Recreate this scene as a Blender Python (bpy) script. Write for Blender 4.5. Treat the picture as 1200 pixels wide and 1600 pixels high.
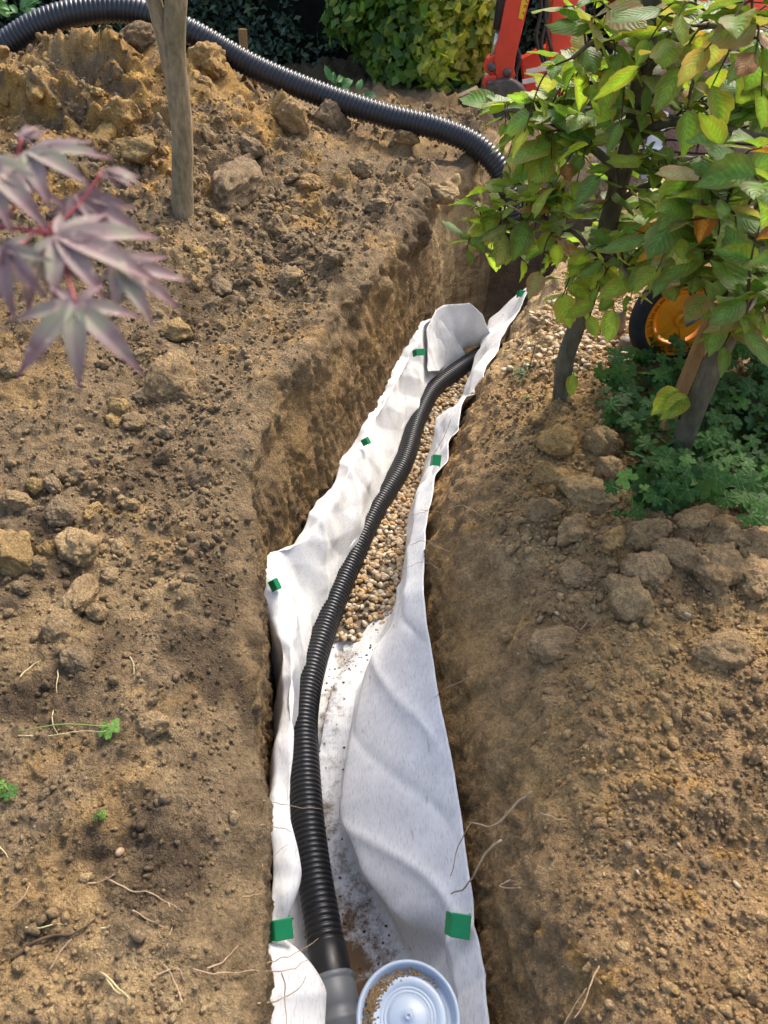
import bpy, math, random
import numpy as np
from mathutils import Vector, Matrix, Quaternion
random.seed(7)
RNG = np.random.default_rng(11)
SC = bpy.context.scene
for o in list(bpy.data.objects):
    bpy.data.objects.remove(o)
R = math.radians

# ------------------------------------------------------------------ camera, sky, sun, exposure
CAM = Vector((0.0, 0.0, 1.55)); PITCH = R(40); FPX = 1160.0
cd = bpy.data.cameras.new('camera'); co = bpy.data.objects.new('camera', cd); SC.collection.objects.link(co)
co.location = CAM; co.rotation_euler = (R(90) - PITCH, 0, 0)
cd.sensor_fit = 'VERTICAL'; cd.sensor_height = 36.0; cd.sensor_width = 27.0; cd.lens = 36.0 * FPX / 1600.0
cd.clip_start = 0.02; cd.clip_end = 400
cd.dof.use_dof = True; cd.dof.focus_distance = 2.7; cd.dof.aperture_fstop = 6.0
SC.camera = co
SUN_AZ = R(60)      # angle from +X towards +Y : where the sun stands
SUN_EL = R(47)
world = bpy.data.worlds.new('World'); SC.world = world; world.use_nodes = True
wn = world.node_tree.nodes; wl = world.node_tree.links
bg = wn['Background']; sky = wn.new('ShaderNodeTexSky'); sky.sky_type = 'NISHITA'; sky.sun_disc = False
sky.sun_elevation = SUN_EL; sky.sun_rotation = R(90) - SUN_AZ
sky.dust_density = 4.5; sky.air_density = 1.0; sky.ozone_density = 0.6
wl.new(sky.outputs[0], bg.inputs[0]); bg.inputs[1].default_value = 0.15
sd = bpy.data.lights.new('sun', 'SUN'); so = bpy.data.objects.new('sun', sd); SC.collection.objects.link(so)
sd.energy = 1.5; sd.angle = R(16); sd.color = (1.0, 0.955, 0.87)
sdir = Vector((math.cos(SUN_AZ) * math.cos(SUN_EL), math.sin(SUN_AZ) * math.cos(SUN_EL), math.sin(SUN_EL)))
so.rotation_euler = sdir.to_track_quat('Z', 'Y').to_euler(); so.location = (4, 3, 6)
SC.view_settings.view_transform = 'Standard'; SC.view_settings.look = 'None'
SC.view_settings.gamma = 1.0; SC.view_settings.exposure = 1.40
SC.view_settings.use_curve_mapping = False

FWD = Vector((0, math.cos(PITCH), -math.sin(PITCH))); UP = Vector((0, math.sin(PITCH), math.cos(PITCH))); RIGHT = Vector((1, 0, 0))
def ray(u, v):
    return FWD + RIGHT * ((u - 600) / FPX) + UP * ((800 - v) / FPX)
def at_z(u, v, z):
    d = ray(u, v); return CAM + d * ((z - CAM.z) / d.z)
def at_y(u, v, y):
    d = ray(u, v); return CAM + d * (y / d.y)
def at_d(u, v, t):
    return CAM + ray(u, v) * t
def project(P):
    Q = P - np.array(CAM); d = Q @ np.array(FWD)
    d = np.where(np.abs(d) < 1e-4, 1e-4, d)
    return 600 + FPX * (Q @ np.array(RIGHT)) / d, 800 - FPX * (Q @ np.array(UP)) / d, d

# ------------------------------------------------------------------ noise in numpy
def H(ix, iy, iz, s):
    n = (ix.astype(np.uint32) * np.uint32(374761393) + iy.astype(np.uint32) * np.uint32(668265263)
         + iz.astype(np.uint32) * np.uint32(2246822519) + np.uint32((s * 3266489917) & 0xffffffff))
    n = (n ^ (n >> np.uint32(13))) * np.uint32(1274126177)
    n = (n ^ (n >> np.uint32(16))) * np.uint32(2654435769)
    n ^= n >> np.uint32(15)
    return n.astype(np.float32) * np.float32(1 / 4294967296.0)
def vnoise(P, f, s=0):
    Q = np.asarray(P) * f + 1000.0
    I = np.floor(Q).astype(np.int64); F = (Q - I).astype(np.float32); F = F * F * (3 - 2 * F)
    r = 0
    for dx in (0, 1):
        wx = F[:, 0] if dx else 1 - F[:, 0]
        for dy in (0, 1):
            wy = F[:, 1] if dy else 1 - F[:, 1]
            for dz in (0, 1):
                wz = F[:, 2] if dz else 1 - F[:, 2]
                r = r + wx * wy * wz * H(I[:, 0] + dx, I[:, 1] + dy, I[:, 2] + dz, s)
    return r * 2 - 1
def fbm(P, f, n=4, s=0, g=0.5):
    r = 0; a = 1; t = 0
    for k in range(n):
        r = r + a * vnoise(P, f * 2.03 ** k, s + 17 * k); t += a; a *= g
    return r / t
def clods(P, f, s, dens=0.8):
    Q = np.asarray(P) * f + 1000.0
    I = np.floor(Q).astype(np.int64); F = Q - I
    D = np.where(F < 0.5, -1, 0)
    best = np.zeros(len(Q), np.float32)
    for a in (0, 1):
        for b in (0, 1):
            for c in (0, 1):
                cx = I[:, 0] + D[:, 0] + a; cy = I[:, 1] + D[:, 1] + b; cz = I[:, 2] + D[:, 2] + c
                h1 = H(cx, cy, cz, s); h2 = H(cx, cy, cz, s + 1); h3 = H(cx, cy, cz, s + 2); h4 = H(cx, cy, cz, s + 3)
                rr = (0.22 + 0.33 * h4) * (((h4 * 7.31) % 1.0) < dens)
                d2 = ((Q[:, 0] - cx - 0.5 - (h1 - .5) * .7) ** 2 + (Q[:, 1] - cy - 0.5 - (h2 - .5) * .7) ** 2
                      + (Q[:, 2] - cz - 0.5 - (h3 - .5) * .7) ** 2)
                best = np.maximum(best, np.sqrt(np.maximum(0, rr * rr - d2)).astype(np.float32))
    return best / f
def sstep(a, b, x):
    t = np.clip((x - a) / (b - a), 0, 1); return t * t * (3 - 2 * t)
def cubic(xs, ys, x):
    xs = np.asarray(xs, float); ys = np.asarray(ys, float); x = np.asarray(x, float)
    m = np.zeros_like(ys); d = np.diff(ys, axis=0) / (np.diff(xs) if ys.ndim == 1 else np.diff(xs)[:, None])
    m[1:-1] = (d[1:] + d[:-1]) / 2; m[0] = d[0]; m[-1] = d[-1]
    xc = np.clip(x, xs[0], xs[-1]); i = np.clip(np.searchsorted(xs, xc) - 1, 0, len(xs) - 2)
    h = xs[i + 1] - xs[i]; t = (xc - xs[i]) / h
    if ys.ndim > 1: t = t[:, None]; h = h[:, None]
    return ((2*t**3 - 3*t**2 + 1) * ys[i] + (t**3 - 2*t**2 + t) * h * m[i] + (-2*t**3 + 3*t**2) * ys[i+1] + (t**3 - t**2) * h * m[i+1])

# ------------------------------------------------------------------ mesh helpers
COL = SC.collection
def link(o, parent=None):
    COL.objects.link(o)
    if parent is not None: o.parent = parent
    return o
def tag(o, label=None, cat=None, group=None, kind=None):
    if label: o['label'] = label
    if cat: o['category'] = cat
    if group: o['group'] = group
    if kind: o['kind'] = kind
    return o
def empty(name, loc=(0, 0, 0), parent=None):
    o = bpy.data.objects.new(name, None); o.location = loc; o.empty_display_size = 0.05
    return link(o, parent)
def mesh_np(name, V, F, smooth=True):
    V = np.ascontiguousarray(V, np.float32); F = np.ascontiguousarray(F, np.int32)
    k = F.shape[1]; me = bpy.data.meshes.new(name)
    me.vertices.add(len(V)); me.vertices.foreach_set('co', V.ravel())
    me.loops.add(F.size); me.loops.foreach_set('vertex_index', F.ravel())
    me.polygons.add(len(F)); me.polygons.foreach_set('loop_start', np.arange(0, F.size, k, dtype=np.int32))
    me.polygons.foreach_set('loop_total', np.full(len(F), k, np.int32))
    me.update(calc_edges=True)
    if smooth: me.polygons.foreach_set('use_smooth', np.ones(len(F), bool))
    return me
def mk(name, me, mat, parent=None):
    o = bpy.data.objects.new(name, me)
    if mat is not None and len(me.materials) == 0: me.materials.append(mat)
    return link(o, parent)
def colattr(me, C, name='tint'):
    a = me.attributes.new(name, 'FLOAT_COLOR', 'POINT')
    C4 = np.ones((len(C), 4), np.float32); C4[:, :3] = C
    a.data.foreach_set('color', C4.ravel())
def grid_faces(n, m, wrap=False):
    i = np.arange(n - 1)[:, None]; j = np.arange(m if wrap else m - 1)[None, :]
    a = i * m + j; b = i * m + (j + 1) % m; c = (i + 1) * m + (j + 1) % m; d = (i + 1) * m + j
    return np.stack([a, b, c, d], -1).reshape(-1, 4)
class MB:
    """collects pieces of one part"""
    def __init__(s): s.V = []; s.F = []; s.n = 0; s.C = []
    def add(s, V, F, col=None):
        V = np.asarray(V, float).reshape(-1, 3)
        s.V.append(V); s.F += [tuple(int(i) + s.n for i in f) for f in F]; s.n += len(V)
        return s
    def box(s, c, size, M=None):
        hx, hy, hz = [q / 2 for q in size]
        V = np.array([[x, y, z] for x in (-hx, hx) for y in (-hy, hy) for z in (-hz, hz)])
        if M is not None: V = V @ np.array(M.to_3x3()).T
        V = V + np.array(c)
        return s.add(V, [(0,1,3,2),(4,6,7,5),(0,4,5,1),(2,3,7,6),(0,2,6,4),(1,5,7,3)])
    def bar(s, a, b, w, h, up=(0, 0, 1)):
        a = Vector(a); b = Vector(b); d = b - a; L = d.length; d.normalize(); up = Vector(up)
        x = d.cross(up); x = Vector((1, 0, 0)) if x.length < 1e-4 else x.normalized(); z = x.cross(d)
        M = Matrix((x, d, z)).transposed()
        return s.box((a + b) / 2, (w, L, h), M)
    def tube(s, pts, rad, seg=8, cap=True):
        V, F = tube_vf(pts, rad, seg, cap); return s.add(V, F)
    def lathe(s, prof, c=(0, 0, 0), seg=32, M=None, cap=True):
        n = len(prof); th = np.linspace(0, 2 * np.pi, seg, endpoint=False)
        V = np.array([[r * math.cos(t), r * math.sin(t), z] for r, z in prof for t in th])
        if M is not None: V = V @ np.array(M.to_3x3()).T
        V = V + np.array(c)
        F = [tuple(f) for f in grid_faces(n, seg, True)]
        if cap: F += [tuple(range(seg))[::-1], tuple((n - 1) * seg + k for k in range(seg))]
        return s.add(V, F)
    def prism(s, pts2, M, depth):
        """polygon in the local xy plane extruded along local z, placed by 4x4 M"""
        n = len(pts2)
        V = [M @ Vector((p[0], p[1], z)) for z in (-depth / 2, depth / 2) for p in pts2]
        F = [tuple(range(n))[::-1], tuple(range(n, 2 * n))] + [(i, (i + 1) % n, n + (i + 1) % n, n + i) for i in range(n)]
        return s.add([tuple(v) for v in V], F)
    def build(s, name, mat, parent=None, smooth=False, bevel=0.0):
        me = bpy.data.meshes.new(name); me.from_pydata(np.concatenate(s.V).tolist(), [], s.F); me.update()
        if smooth: me.polygons.foreach_set('use_smooth', np.ones(len(me.polygons), bool))
        o = mk(name, me, mat, parent)
        if bevel:
            b = o.modifiers.new('bevel', 'BEVEL'); b.width = bevel; b.segments = 2; b.limit_method = 'ANGLE'
        return o
def frames(pts):
    P = np.asarray([tuple(p) for p in pts], float); T = np.gradient(P, axis=0); T /= np.linalg.norm(T, axis=1)[:, None] + 1e-12
    n = np.cross(T[0], [0, 0, 1.0]); 
    if np.linalg.norm(n) < 1e-3: n = np.cross(T[0], [1.0, 0, 0])
    N = np.zeros_like(P)
    for i in range(len(P)):
        n = n - T[i] * np.dot(n, T[i]); n /= np.linalg.norm(n) + 1e-12; N[i] = n
    return P, T, N, np.cross(T, N)
def tube_vf(pts, rad, seg=8, cap=True):
    P, T, N, B = frames(pts); n = len(P); rad = np.broadcast_to(np.asarray(rad, float), (n,))
    th = np.linspace(0, 2 * np.pi, seg, endpoint=False)
    V = P[:, None, :] + rad[:, None, None] * (np.cos(th)[None, :, None] * N[:, None, :] + np.sin(th)[None, :, None] * B[:, None, :])
    F = [tuple(f) for f in grid_faces(n, seg, True)]
    if cap: F += [tuple(range(seg))[::-1], tuple((n - 1) * seg + k for k in range(seg))]
    return V.reshape(-1, 3), F
def smooth_path(pts, n):
    P = np.array([tuple(p) for p in pts], float)
    s = np.concatenate([[0], np.cumsum(np.linalg.norm(np.diff(P, axis=0), axis=1))])
    return cubic(s, P, np.linspace(0, s[-1], n))
def resample(pts, ds):
    Q = smooth_path(pts, 600)
    s = np.concatenate([[0], np.cumsum(np.linalg.norm(np.diff(Q, axis=0), axis=1))])
    t = np.arange(0, s[-1], ds)
    return np.stack([np.interp(t, s, Q[:, k]) for k in range(3)], 1), t

# ------------------------------------------------------------------ materials
def mat(name):
    m = bpy.data.materials.new(name); m.use_nodes = True
    nt = m.node_tree; return m, nt.nodes, nt.links, nt.nodes['Principled BSDF']
def nd(N, t, **kw):
    n = N.new(t)
    for k, v in kw.items():
        if k in n.inputs.keys() if isinstance(k, str) else False: n.inputs[k].default_value = v
        else: setattr(n, k, v)
    return n
def noise_node(N, L, scale, detail=4, rough=0.6, coord=None):
    n = N.new('ShaderNodeTexNoise'); n.inputs['Scale'].default_value = scale; n.inputs['Detail'].default_value = detail
    n.inputs['Roughness'].default_value = rough
    if coord is not None: L.new(coord, n.inputs['Vector'])
    return n
def ramp(N, L, fac, stops):
    r = N.new('ShaderNodeValToRGB'); e = r.color_ramp.elements
    while len(e) < len(stops): e.new(0.5)
    for k, (p, c) in enumerate(stops):
        e[k].position = p; e[k].color = (*c, 1) if len(c) == 3 else c
    L.new(fac, r.inputs[0]); return r
def mixc(N, L, fac, a, b, mode='MIX'):
    m = N.new('ShaderNodeMix'); m.data_type = 'RGBA'; m.blend_type = mode
    for sock, v in ((m.inputs[0], fac), (m.inputs[6], a), (m.inputs[7], b)):
        if hasattr(v, 'is_output'): L.new(v, sock)
        elif isinstance(v, (int, float)): sock.default_value = v
        else: sock.default_value = (*v, 1) if len(v) == 3 else v
    return m.outputs[2]
def geo_pos(N): return N.new('ShaderNodeNewGeometry').outputs['Position']
def obj_co(N): return N.new('ShaderNodeTexCoord').outputs['Object']
def bump(N, L, h, strength, dist, B):
    b = N.new('ShaderNodeBump'); b.inputs['Strength'].default_value = strength; b.inputs['Distance'].default_value = dist
    L.new(h, b.inputs['Height']); L.new(b.outputs[0], B.inputs['Normal']); return b
def soil_material(name, attr=True, base=(0.2, 0.14, 0.08), local=0):
    m, N, L, B = mat(name)
    p = geo_pos(N)
    if attr:
        a = N.new('ShaderNodeAttribute'); a.attribute_name = 'tint'; c = a.outputs['Color']
    else:
        oi = N.new('ShaderNodeObjectInfo')
        r = ramp(N, L, oi.outputs['Random'], [(0, [q * .85 for q in base]), (.55, base), (1, [base[0] * 1.25, base[1] * 1.2, base[2] * 1.05])])
        c = r.outputs[0]
        if local: c = mixc(N, L, local, c, oi.outputs['Color'])
    n1 = noise_node(N, L, 14, 6, .65, p); n2 = noise_node(N, L, 110, 5, .7, p); n3 = noise_node(N, L, 420, 2, .6, p)
    r1 = ramp(N, L, n1.outputs[0], [(.3, (.62, .60, .58)), (.7, (1.3, 1.28, 1.22))])
    c = mixc(N, L, 1.0, c, r1.outputs[0], 'MULTIPLY')
    r2 = ramp(N, L, n2.outputs[0], [(.34, (.62, .6, .57)), (.66, (1.32, 1.32, 1.28))])
    c = mixc(N, L, 0.85, c, r2.outputs[0], 'MULTIPLY')
    r3 = ramp(N, L, n3.outputs[0], [(.58, (0, 0, 0)), (.70, (1, 1, 1))])
    c = mixc(N, L, mixc(N, L, 1.0, r3.outputs[0], (.45, .45, .45), 'MULTIPLY'), c, (.42, .32, .2))
    r4 = ramp(N, L, n3.outputs[0], [(.28, (1, 1, 1)), (.40, (0, 0, 0))])
    c = mixc(N, L, mixc(N, L, 1.0, r4.outputs[0], (.5, .5, .5), 'MULTIPLY'), c, (.06, .042, .028))
    L.new(c, B.inputs['Base Color']); B.inputs['Roughness'].default_value = .95; B.inputs['Specular IOR Level'].default_value = .15
    h = n2.outputs[0]
    wn_ = N.new('ShaderNodeMix'); wn_.data_type = 'VECTOR'; wn_.inputs[0].default_value = .012; L.new(p, wn_.inputs[4]); L.new(n2.outputs[1], wn_.inputs[5])
    for (sc_, k_) in ((75, -.55), (190, -.4), (430, -.22)):
        v_ = N.new('ShaderNodeTexVoronoi'); v_.inputs['Scale'].default_value = sc_; L.new(wn_.outputs[1], v_.inputs['Vector'])
        add = N.new('ShaderNodeMath'); add.operation = 'MULTIPLY_ADD'; add.inputs[1].default_value = k_
        L.new(v_.outputs['Distance'], add.inputs[0]); L.new(h, add.inputs[2]); h = add.outputs[0]
    bump(N, L, h, 1.0, .014, B)
    return m
def simple(name, col, rough=.5, spec=.5, metal=0, var=.0, scale=20, bumpd=0, dirt=None, dirt_thr=.6):
    m, N, L, B = mat(name); B.inputs['Roughness'].default_value = rough; B.inputs['Metallic'].default_value = metal
    B.inputs['Specular IOR Level'].default_value = spec
    p = obj_co(N); n = noise_node(N, L, scale, 5, .6, p)
    r = ramp(N, L, n.outputs[0], [(.3, [q * (1 - var) for q in col]), (.7, [min(1, q * (1 + var)) for q in col])])
    c = r.outputs[0]
    if dirt:
        n2 = noise_node(N, L, scale * .7 + 3, 8, .7, p)
        r2 = ramp(N, L, n2.outputs[0], [(dirt_thr, (0, 0, 0)), (dirt_thr + .08, (1, 1, 1))])
        c = mixc(N, L, r2.outputs[0], c, dirt)
    L.new(c, B.inputs['Base Color'])
    if bumpd: bump(N, L, n.outputs[0], .6, bumpd, B)
    return m
def leaf_material(name, cols, veins=True, trans=.35, rough=.45, vein_n=8.0, edge=None, attr=False, spec=.32):
    m, N, L, B = mat(name)
    oi = N.new('ShaderNodeObjectInfo'); uv = N.new('ShaderNodeUVMap')
    k = len(cols)
    if attr:
        a = N.new('ShaderNodeAttribute'); a.attribute_name = 'tint'; c = a.outputs['Color']
    else:
        r = ramp(N, L, oi.outputs['Random'], [(i / max(1, k - 1), cc) for i, cc in enumerate(cols)]); c = r.outputs[0]
    p = geo_pos(N); n = noise_node(N, L, 45, 4, .6, p)
    r2 = ramp(N, L, n.outputs[0], [(.3, (.75, .8, .7)), (.7, (1.25, 1.2, 1.2))])
    c = mixc(N, L, 1.0, c, r2.outputs[0], 'MULTIPLY')
    if veins:
        sp = N.new('ShaderNodeSeparateXYZ'); L.new(uv.outputs[0], sp.inputs[0])
        ab = N.new('ShaderNodeMath'); ab.operation = 'ABSOLUTE'; L.new(sp.outputs[0], ab.inputs[0])
        ma = N.new('ShaderNodeMath'); ma.operation = 'MULTIPLY_ADD'; L.new(ab.outputs[0], ma.inputs[0]); ma.inputs[1].default_value = -.34
        L.new(sp.outputs[1], ma.inputs[2])
        mu = N.new('ShaderNodeMath'); mu.operation = 'MULTIPLY'; L.new(ma.outputs[0], mu.inputs[0]); mu.inputs[1].default_value = vein_n * 2 * math.pi
        si = N.new('ShaderNodeMath'); si.operation = 'SINE'; L.new(mu.outputs[0], si.inputs[0])
        hf = N.new('ShaderNodeMath'); hf.operation = 'MULTIPLY_ADD'; L.new(si.outputs[0], hf.inputs[0]); hf.inputs[1].default_value = .5; hf.inputs[2].default_value = .5
        rv = ramp(N, L, hf.outputs[0], [(.0, (.88, .90, .86)), (.8, (1, 1, 1)), (1, (1.22, 1.2, 1.16))])
        c = mixc(N, L, 1.0, c, rv.outputs[0], 'MULTIPLY')
        rm = ramp(N, L, ab.outputs[0], [(.0, (1, 1, 1)), (.07, (0, 0, 0))])
        c = mixc(N, L, mixc(N, L, 1.0, rm.outputs[0], (.5, .5, .5), 'MULTIPLY'), c, (.28, .32, .12))
        bump(N, L, hf.outputs[0], .45, .0016, B)
        if edge:
            ne = noise_node(N, L, 60, 3, .6, p)
            ad = N.new('ShaderNodeMath'); ad.operation = 'MULTIPLY_ADD'; L.new(ne.outputs[0], ad.inputs[0]); ad.inputs[1].default_value = .9; L.new(ab.outputs[0], ad.inputs[2])
            re = ramp(N, L, ad.outputs[0], [(1.12, (0, 0, 0)), (1.35, (1, 1, 1))]) if False else ramp(N, L, ad.outputs[0], [(.86, (0, 0, 0)), (1.0, (1, 1, 1))])
            c = mixc(N, L, mixc(N, L, 1.0, re.outputs[0], (edge[3],) * 3, 'MULTIPLY'), c, edge[:3])
    L.new(c, B.inputs['Base Color']); B.inputs['Roughness'].default_value = rough; B.inputs['Specular IOR Level'].default_value = spec
    tr = N.new('ShaderNodeBsdfTranslucent')
    tc = mixc(N, L, 1.0, c, (1.5, 1.6, .7), 'MULTIPLY'); L.new(tc, tr.inputs[0])
    mx = N.new('ShaderNodeMixShader'); mx.inputs[0].default_value = trans
    L.new(B.outputs[0], mx.inputs[1]); L.new(tr.outputs[0], mx.inputs[2]); L.new(mx.outputs[0], N['Material Output'].inputs[0])
    return m
def bark_material(name, a, b, scale=30):
    m, N, L, B = mat(name); p = obj_co(N)
    mp = N.new('ShaderNodeMapping'); mp.inputs['Scale'].default_value = (1, 1, .35); L.new(p, mp.inputs[0])
    n = noise_node(N, L, scale, 6, .65, mp.outputs[0]); n2 = noise_node(N, L, 6, 4, .6, p)
    r = ramp(N, L, n.outputs[0], [(.3, a), (.7, b)]); r2 = ramp(N, L, n2.outputs[0], [(.35, (.7, .75, .65)), (.7, (1.2, 1.15, 1.1))])
    L.new(mixc(N, L, 1.0, r.outputs[0], r2.outputs[0], 'MULTIPLY'), B.inputs['Base Color']); B.inputs['Roughness'].default_value = .85
    B.inputs['Specular IOR Level'].default_value = .2
    bump(N, L, n.outputs[0], .7, .004, B); return m

M_soil = soil_material('soil')
M_clod = soil_material('clod_soil', False, (.27, .205, .135), .6)
M_clodY = soil_material('clod_ochre', False, (.44, .30, .13), .15)
M_clodR = soil_material('clod_tan', False, (.40, .285, .16), .6)
M_pipe = simple('black_plastic', (.012, .012, .013), .33, .5, var=.2, scale=30, dirt=(.1, .075, .045), dirt_thr=.66)
M_hose = simple('hose_plastic', (.018, .020, .024), .36, .5, var=.2, scale=12, dirt=(.12, .09, .055), dirt_thr=.68)
M_coup = simple('grey_plastic', (.14, .15, .16), .38, .5, var=.08, scale=14, dirt=(.12, .08, .045), dirt_thr=.67)
M_cap = simple('blue_grey_plastic', (.29, .345, .41), .34, .5, var=.05, scale=9, dirt=(.25, .2, .14), dirt_thr=.72)
M_green = simple('green_plastic', (.005, .23, .075), .35, .5, var=.12, scale=20, dirt=(.12, .1, .05), dirt_thr=.72)
M_red = simple('orange_red_paint', (.62, .045, .018), .4, .5, var=.12, scale=8, dirt=(.09, .06, .045), dirt_thr=.63)
M_black = simple('black_steel', (.02, .021, .026), .45, .5, var=.3, scale=9)
M_steel = simple('worn_steel', (.10, .09, .08), .5, .5, .5, var=.5, scale=18, bumpd=.004, dirt=(.2, .13, .08), dirt_thr=.55)
M_chrome = simple('chrome_rod', (.5, .47, .38), .25, .5, .8, var=.1)
M_yellow = simple('yellow_sticker', (.8, .43, .01), .45, .5, var=.05)
M_white = simple('white_plastic', (.72, .73, .74), .45, .4, var=.06)
M_orange = simple('orange_plastic', (.75, .27, .008), .4, .5, var=.12, scale=18)
M_rubber = simple('tyre_rubber', (.016, .017, .02), .75, .3, var=.3, scale=30)
M_galv = simple('galvanised_steel', (.33, .34, .35), .42, .5, .6, var=.15)
M_wood = bark_material('sawn_wood', (.26, .14, .06), (.42, .25, .12), 22)
M_plank = bark_material('pale_plank', (.42, .30, .17), (.6, .45, .28), 18)
M_bark = bark_material('smooth_bark', (.17, .13, .08), (.36, .28, .18), 60)
M_barkD = bark_material('dark_bark', (.07, .058, .042), (.17, .145, .105), 40)
M_twig = bark_material('twig_bark', (.05, .032, .02), (.11, .07, .045), 60)
M_root = simple('root_skin', (.36, .25, .15), .8, .2, var=.35, scale=60)
M_redstem = simple('maple_stem', (.26, .025, .04), .5, .4, var=.2)
M_stem = simple('green_stem', (.18, .22, .06), .6, .3, var=.2)
M_straw = simple('dry_straw', (.5, .42, .22), .7, .3, var=.2)
M_stone = simple('grey_stone', (.22, .19, .15), .85, .3, var=.35, scale=25, bumpd=.006)

# ------------------------------------------------------------------ terrain with the trench
YT = [-1.2, 0.0, .43, .93, 1.55, 1.95, 2.3, 2.55, 3.1, 3.6, 4.1, 4.6, 5.0, 5.6]
XL = [-.19, -.205, -.228, -.295, -.378, -.45, -.41, -.32, -.12, .07, .21, .37, .62, .8]
ZL = [0, 0, 0, 0, .02, .08, .17, .22, .26, .28, .30, .31, .31, .31]
Xl = [-.22, -.24, -.265, -.31, -.39, -.42, -.24, -.15, .01, .15, .28, .46, .74, .9]
Xr = [.20, .215, .225, .20, .14, .13, .165, .24, .41, .60, .83, 1.12, 1.4, 1.5]
XR = [.33, .335, .342, .352, .372, .30, .33, .40, .56, .76, 1.0, 1.25, 1.5, 1.6]
def ground_base(x, y):
    """height of the loose ground left of the trench (the spoil heap) and right of it"""
    g = .42 * np.exp(-(((x + 1.95) / .85) ** 2 + ((y - 4.65) / .85) ** 2)) + .36 * np.exp(-(((x + .95) / .8) ** 2 + ((y - 4.85) / .8) ** 2))
    g += .10 * np.exp(-(((x - .1) / .8) ** 2 + ((y - 5.5) / .6) ** 2)) + .25 * np.exp(-(((x + 2.2) / 1.2) ** 2 + ((y - 3.0) / 1.3) ** 2))
    g += .17 * sstep(2.0, 4.0, y) * sstep(1.2, -.2, x) + .13 * sstep(-.5, -1.4, x) * sstep(.3, 2, y) * sstep(7, 5, y)
    g += .10 * np.exp(-(((x - .95) / .45) ** 2 + ((y - 1.66) / .2) ** 2)) + .05 * np.exp(-(((x - .95) / .5) ** 2 + ((y - 1.2) / .45) ** 2))
    g += .07 * np.exp(-(((x - .78) / .22) ** 2 + ((y - 2.35) / .35) ** 2))
    g += .10 * np.exp(-(((x - .95) / .35) ** 2 + ((y - 3.6) / .6) ** 2)) - .05 * np.exp(-(((x - 1.35) / .5) ** 2 + ((y - 2.2) / .3) ** 2))
    g += .12 * sstep(4.5, 6.5, y)
    return g
# rows
rows = [-30, -12, -6, -3, -2, -1.5, -1.2, -.9, -.7, -.5, -.3, -.15, 0, .08, .14]
y = .2
while y < 6.2:
    rows.append(y); y += .0036 * (.766 * y + 1.0) * (1.0 if y < 4.5 else 1.8)
while y < 14: rows.append(y); y += .05 * (1 + (y - 6) * .5)
rows += [16, 19, 24, 32, 45, 70, 120]
Yr = np.array(rows); NR = len(Yr)
sL = np.concatenate([np.linspace(0, .68, 260) , .68 + np.array([.01, .03, .06, .1, .2, .4, .8, 1.6, 4, 10, 25])])[::-1]
sR = np.concatenate([np.linspace(0, .56, 230), np.linspace(.563, .95, 70), .95 + np.array([.01, .03, .06, .1, .2, .4, .8, 1.6, 4, 10, 25])])
NWL, NF, NWR = 90, 26, 90
xL = np.interp(Yr, YT, XL); zL = np.interp(Yr, YT, ZL); xl = np.interp(Yr, YT, Xl); xr = np.interp(Yr, YT, Xr); xR = np.interp(Yr, YT, XR)
def sm(a):
    for _ in range(30): a = np.concatenate([a[:1], (a[:-2] + 2 * a[1:-1] + a[2:]) / 4, a[-1:]])
    return a
xL, zL, xl, xr, xR = map(sm, (xL, zL, xl, xr, xR))
dep = np.clip(.766 * Yr + 1.0, .95, 6)
open_ = sstep(-1.15, -.75, Yr) * (1 - sstep(4.98, 5.22, Yr))
NC = len(sL) + NWL + NF + NWR + len(sR)
X = np.zeros((NR, NC)); Z = np.zeros((NR, NC)); kind = np.zeros((NR, NC), int); Q = np.zeros((NR, NC))
c = 0
X[:, :len(sL)] = xL[:, None] - dep[:, None] * sL[None, :]; kind[:, :len(sL)] = 0
c = len(sL); cl0 = c
q = np.linspace(0, 1, NWL + 2)[1:-1]; X[:, c:c + NWL] = xL[:, None] + (xl - xL)[:, None] * q[None, :] ** .8; kind[:, c:c + NWL] = 1; Q[:, c:c + NWL] = q; c += NWL
f = np.linspace(0, 1, NF); X[:, c:c + NF] = xl[:, None] + (xr - xl)[:, None] * f[None, :]; kind[:, c:c + NF] = 2; Q[:, c:c + NF] = 1; c += NF
q = np.linspace(1, 0, NWR + 2)[1:-1]; X[:, c:c + NWR] = xR[:, None] + (xr - xR)[:, None] * (np.minimum(1, q[None, :] / .42) ** .85); kind[:, c:c + NWR] = 3; Q[:, c:c + NWR] = q; c += NWR
X[:, c:] = xR[:, None] + dep[:, None] * sR[None, :]; kind[:, c:] = 4
Yg = np.repeat(Yr[:, None], NC, 1)
G = ground_base(X, Yg)
GL = ground_base(xL, Yr)
blendL = np.exp(-np.abs(X - xL[:, None]) / .35)
Zl = G + (zL - GL)[:, None] * blendL
GRb = ground_base(xR, Yr)
Zr = G + (0 - GRb)[:, None] * np.exp(-np.abs(X - xR[:, None]) / .25) * (1 - sstep(4, 5.2, Yr))[:, None]
eL = (.05 + .07 * sstep(2.1, 1.7, Yr))[:, None]; edgeL = -eL * np.exp(-np.clip(xL[:, None] - X, 0, 9) / (.04 + .05 * sstep(2.1, 1.7, Yr))[:, None]); edgeR = -.12 * np.exp(-np.clip(X - xR[:, None], 0, 9) / .09)
Z = np.where(kind == 0, Zl + edgeL, np.where(kind == 4, Zr + edgeR, 0))
ztopL = zL[:, None] - eL; ztopR = (GRb * sstep(4, 5.2, Yr) - .12)[:, None]
floor = -.78
Z = np.where(kind == 1, ztopL + (floor - ztopL) * Q, Z); Z = np.where(kind == 3, ztopR + (floor - ztopR) * Q, Z); Z = np.where(kind == 2, floor, Z)
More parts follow.
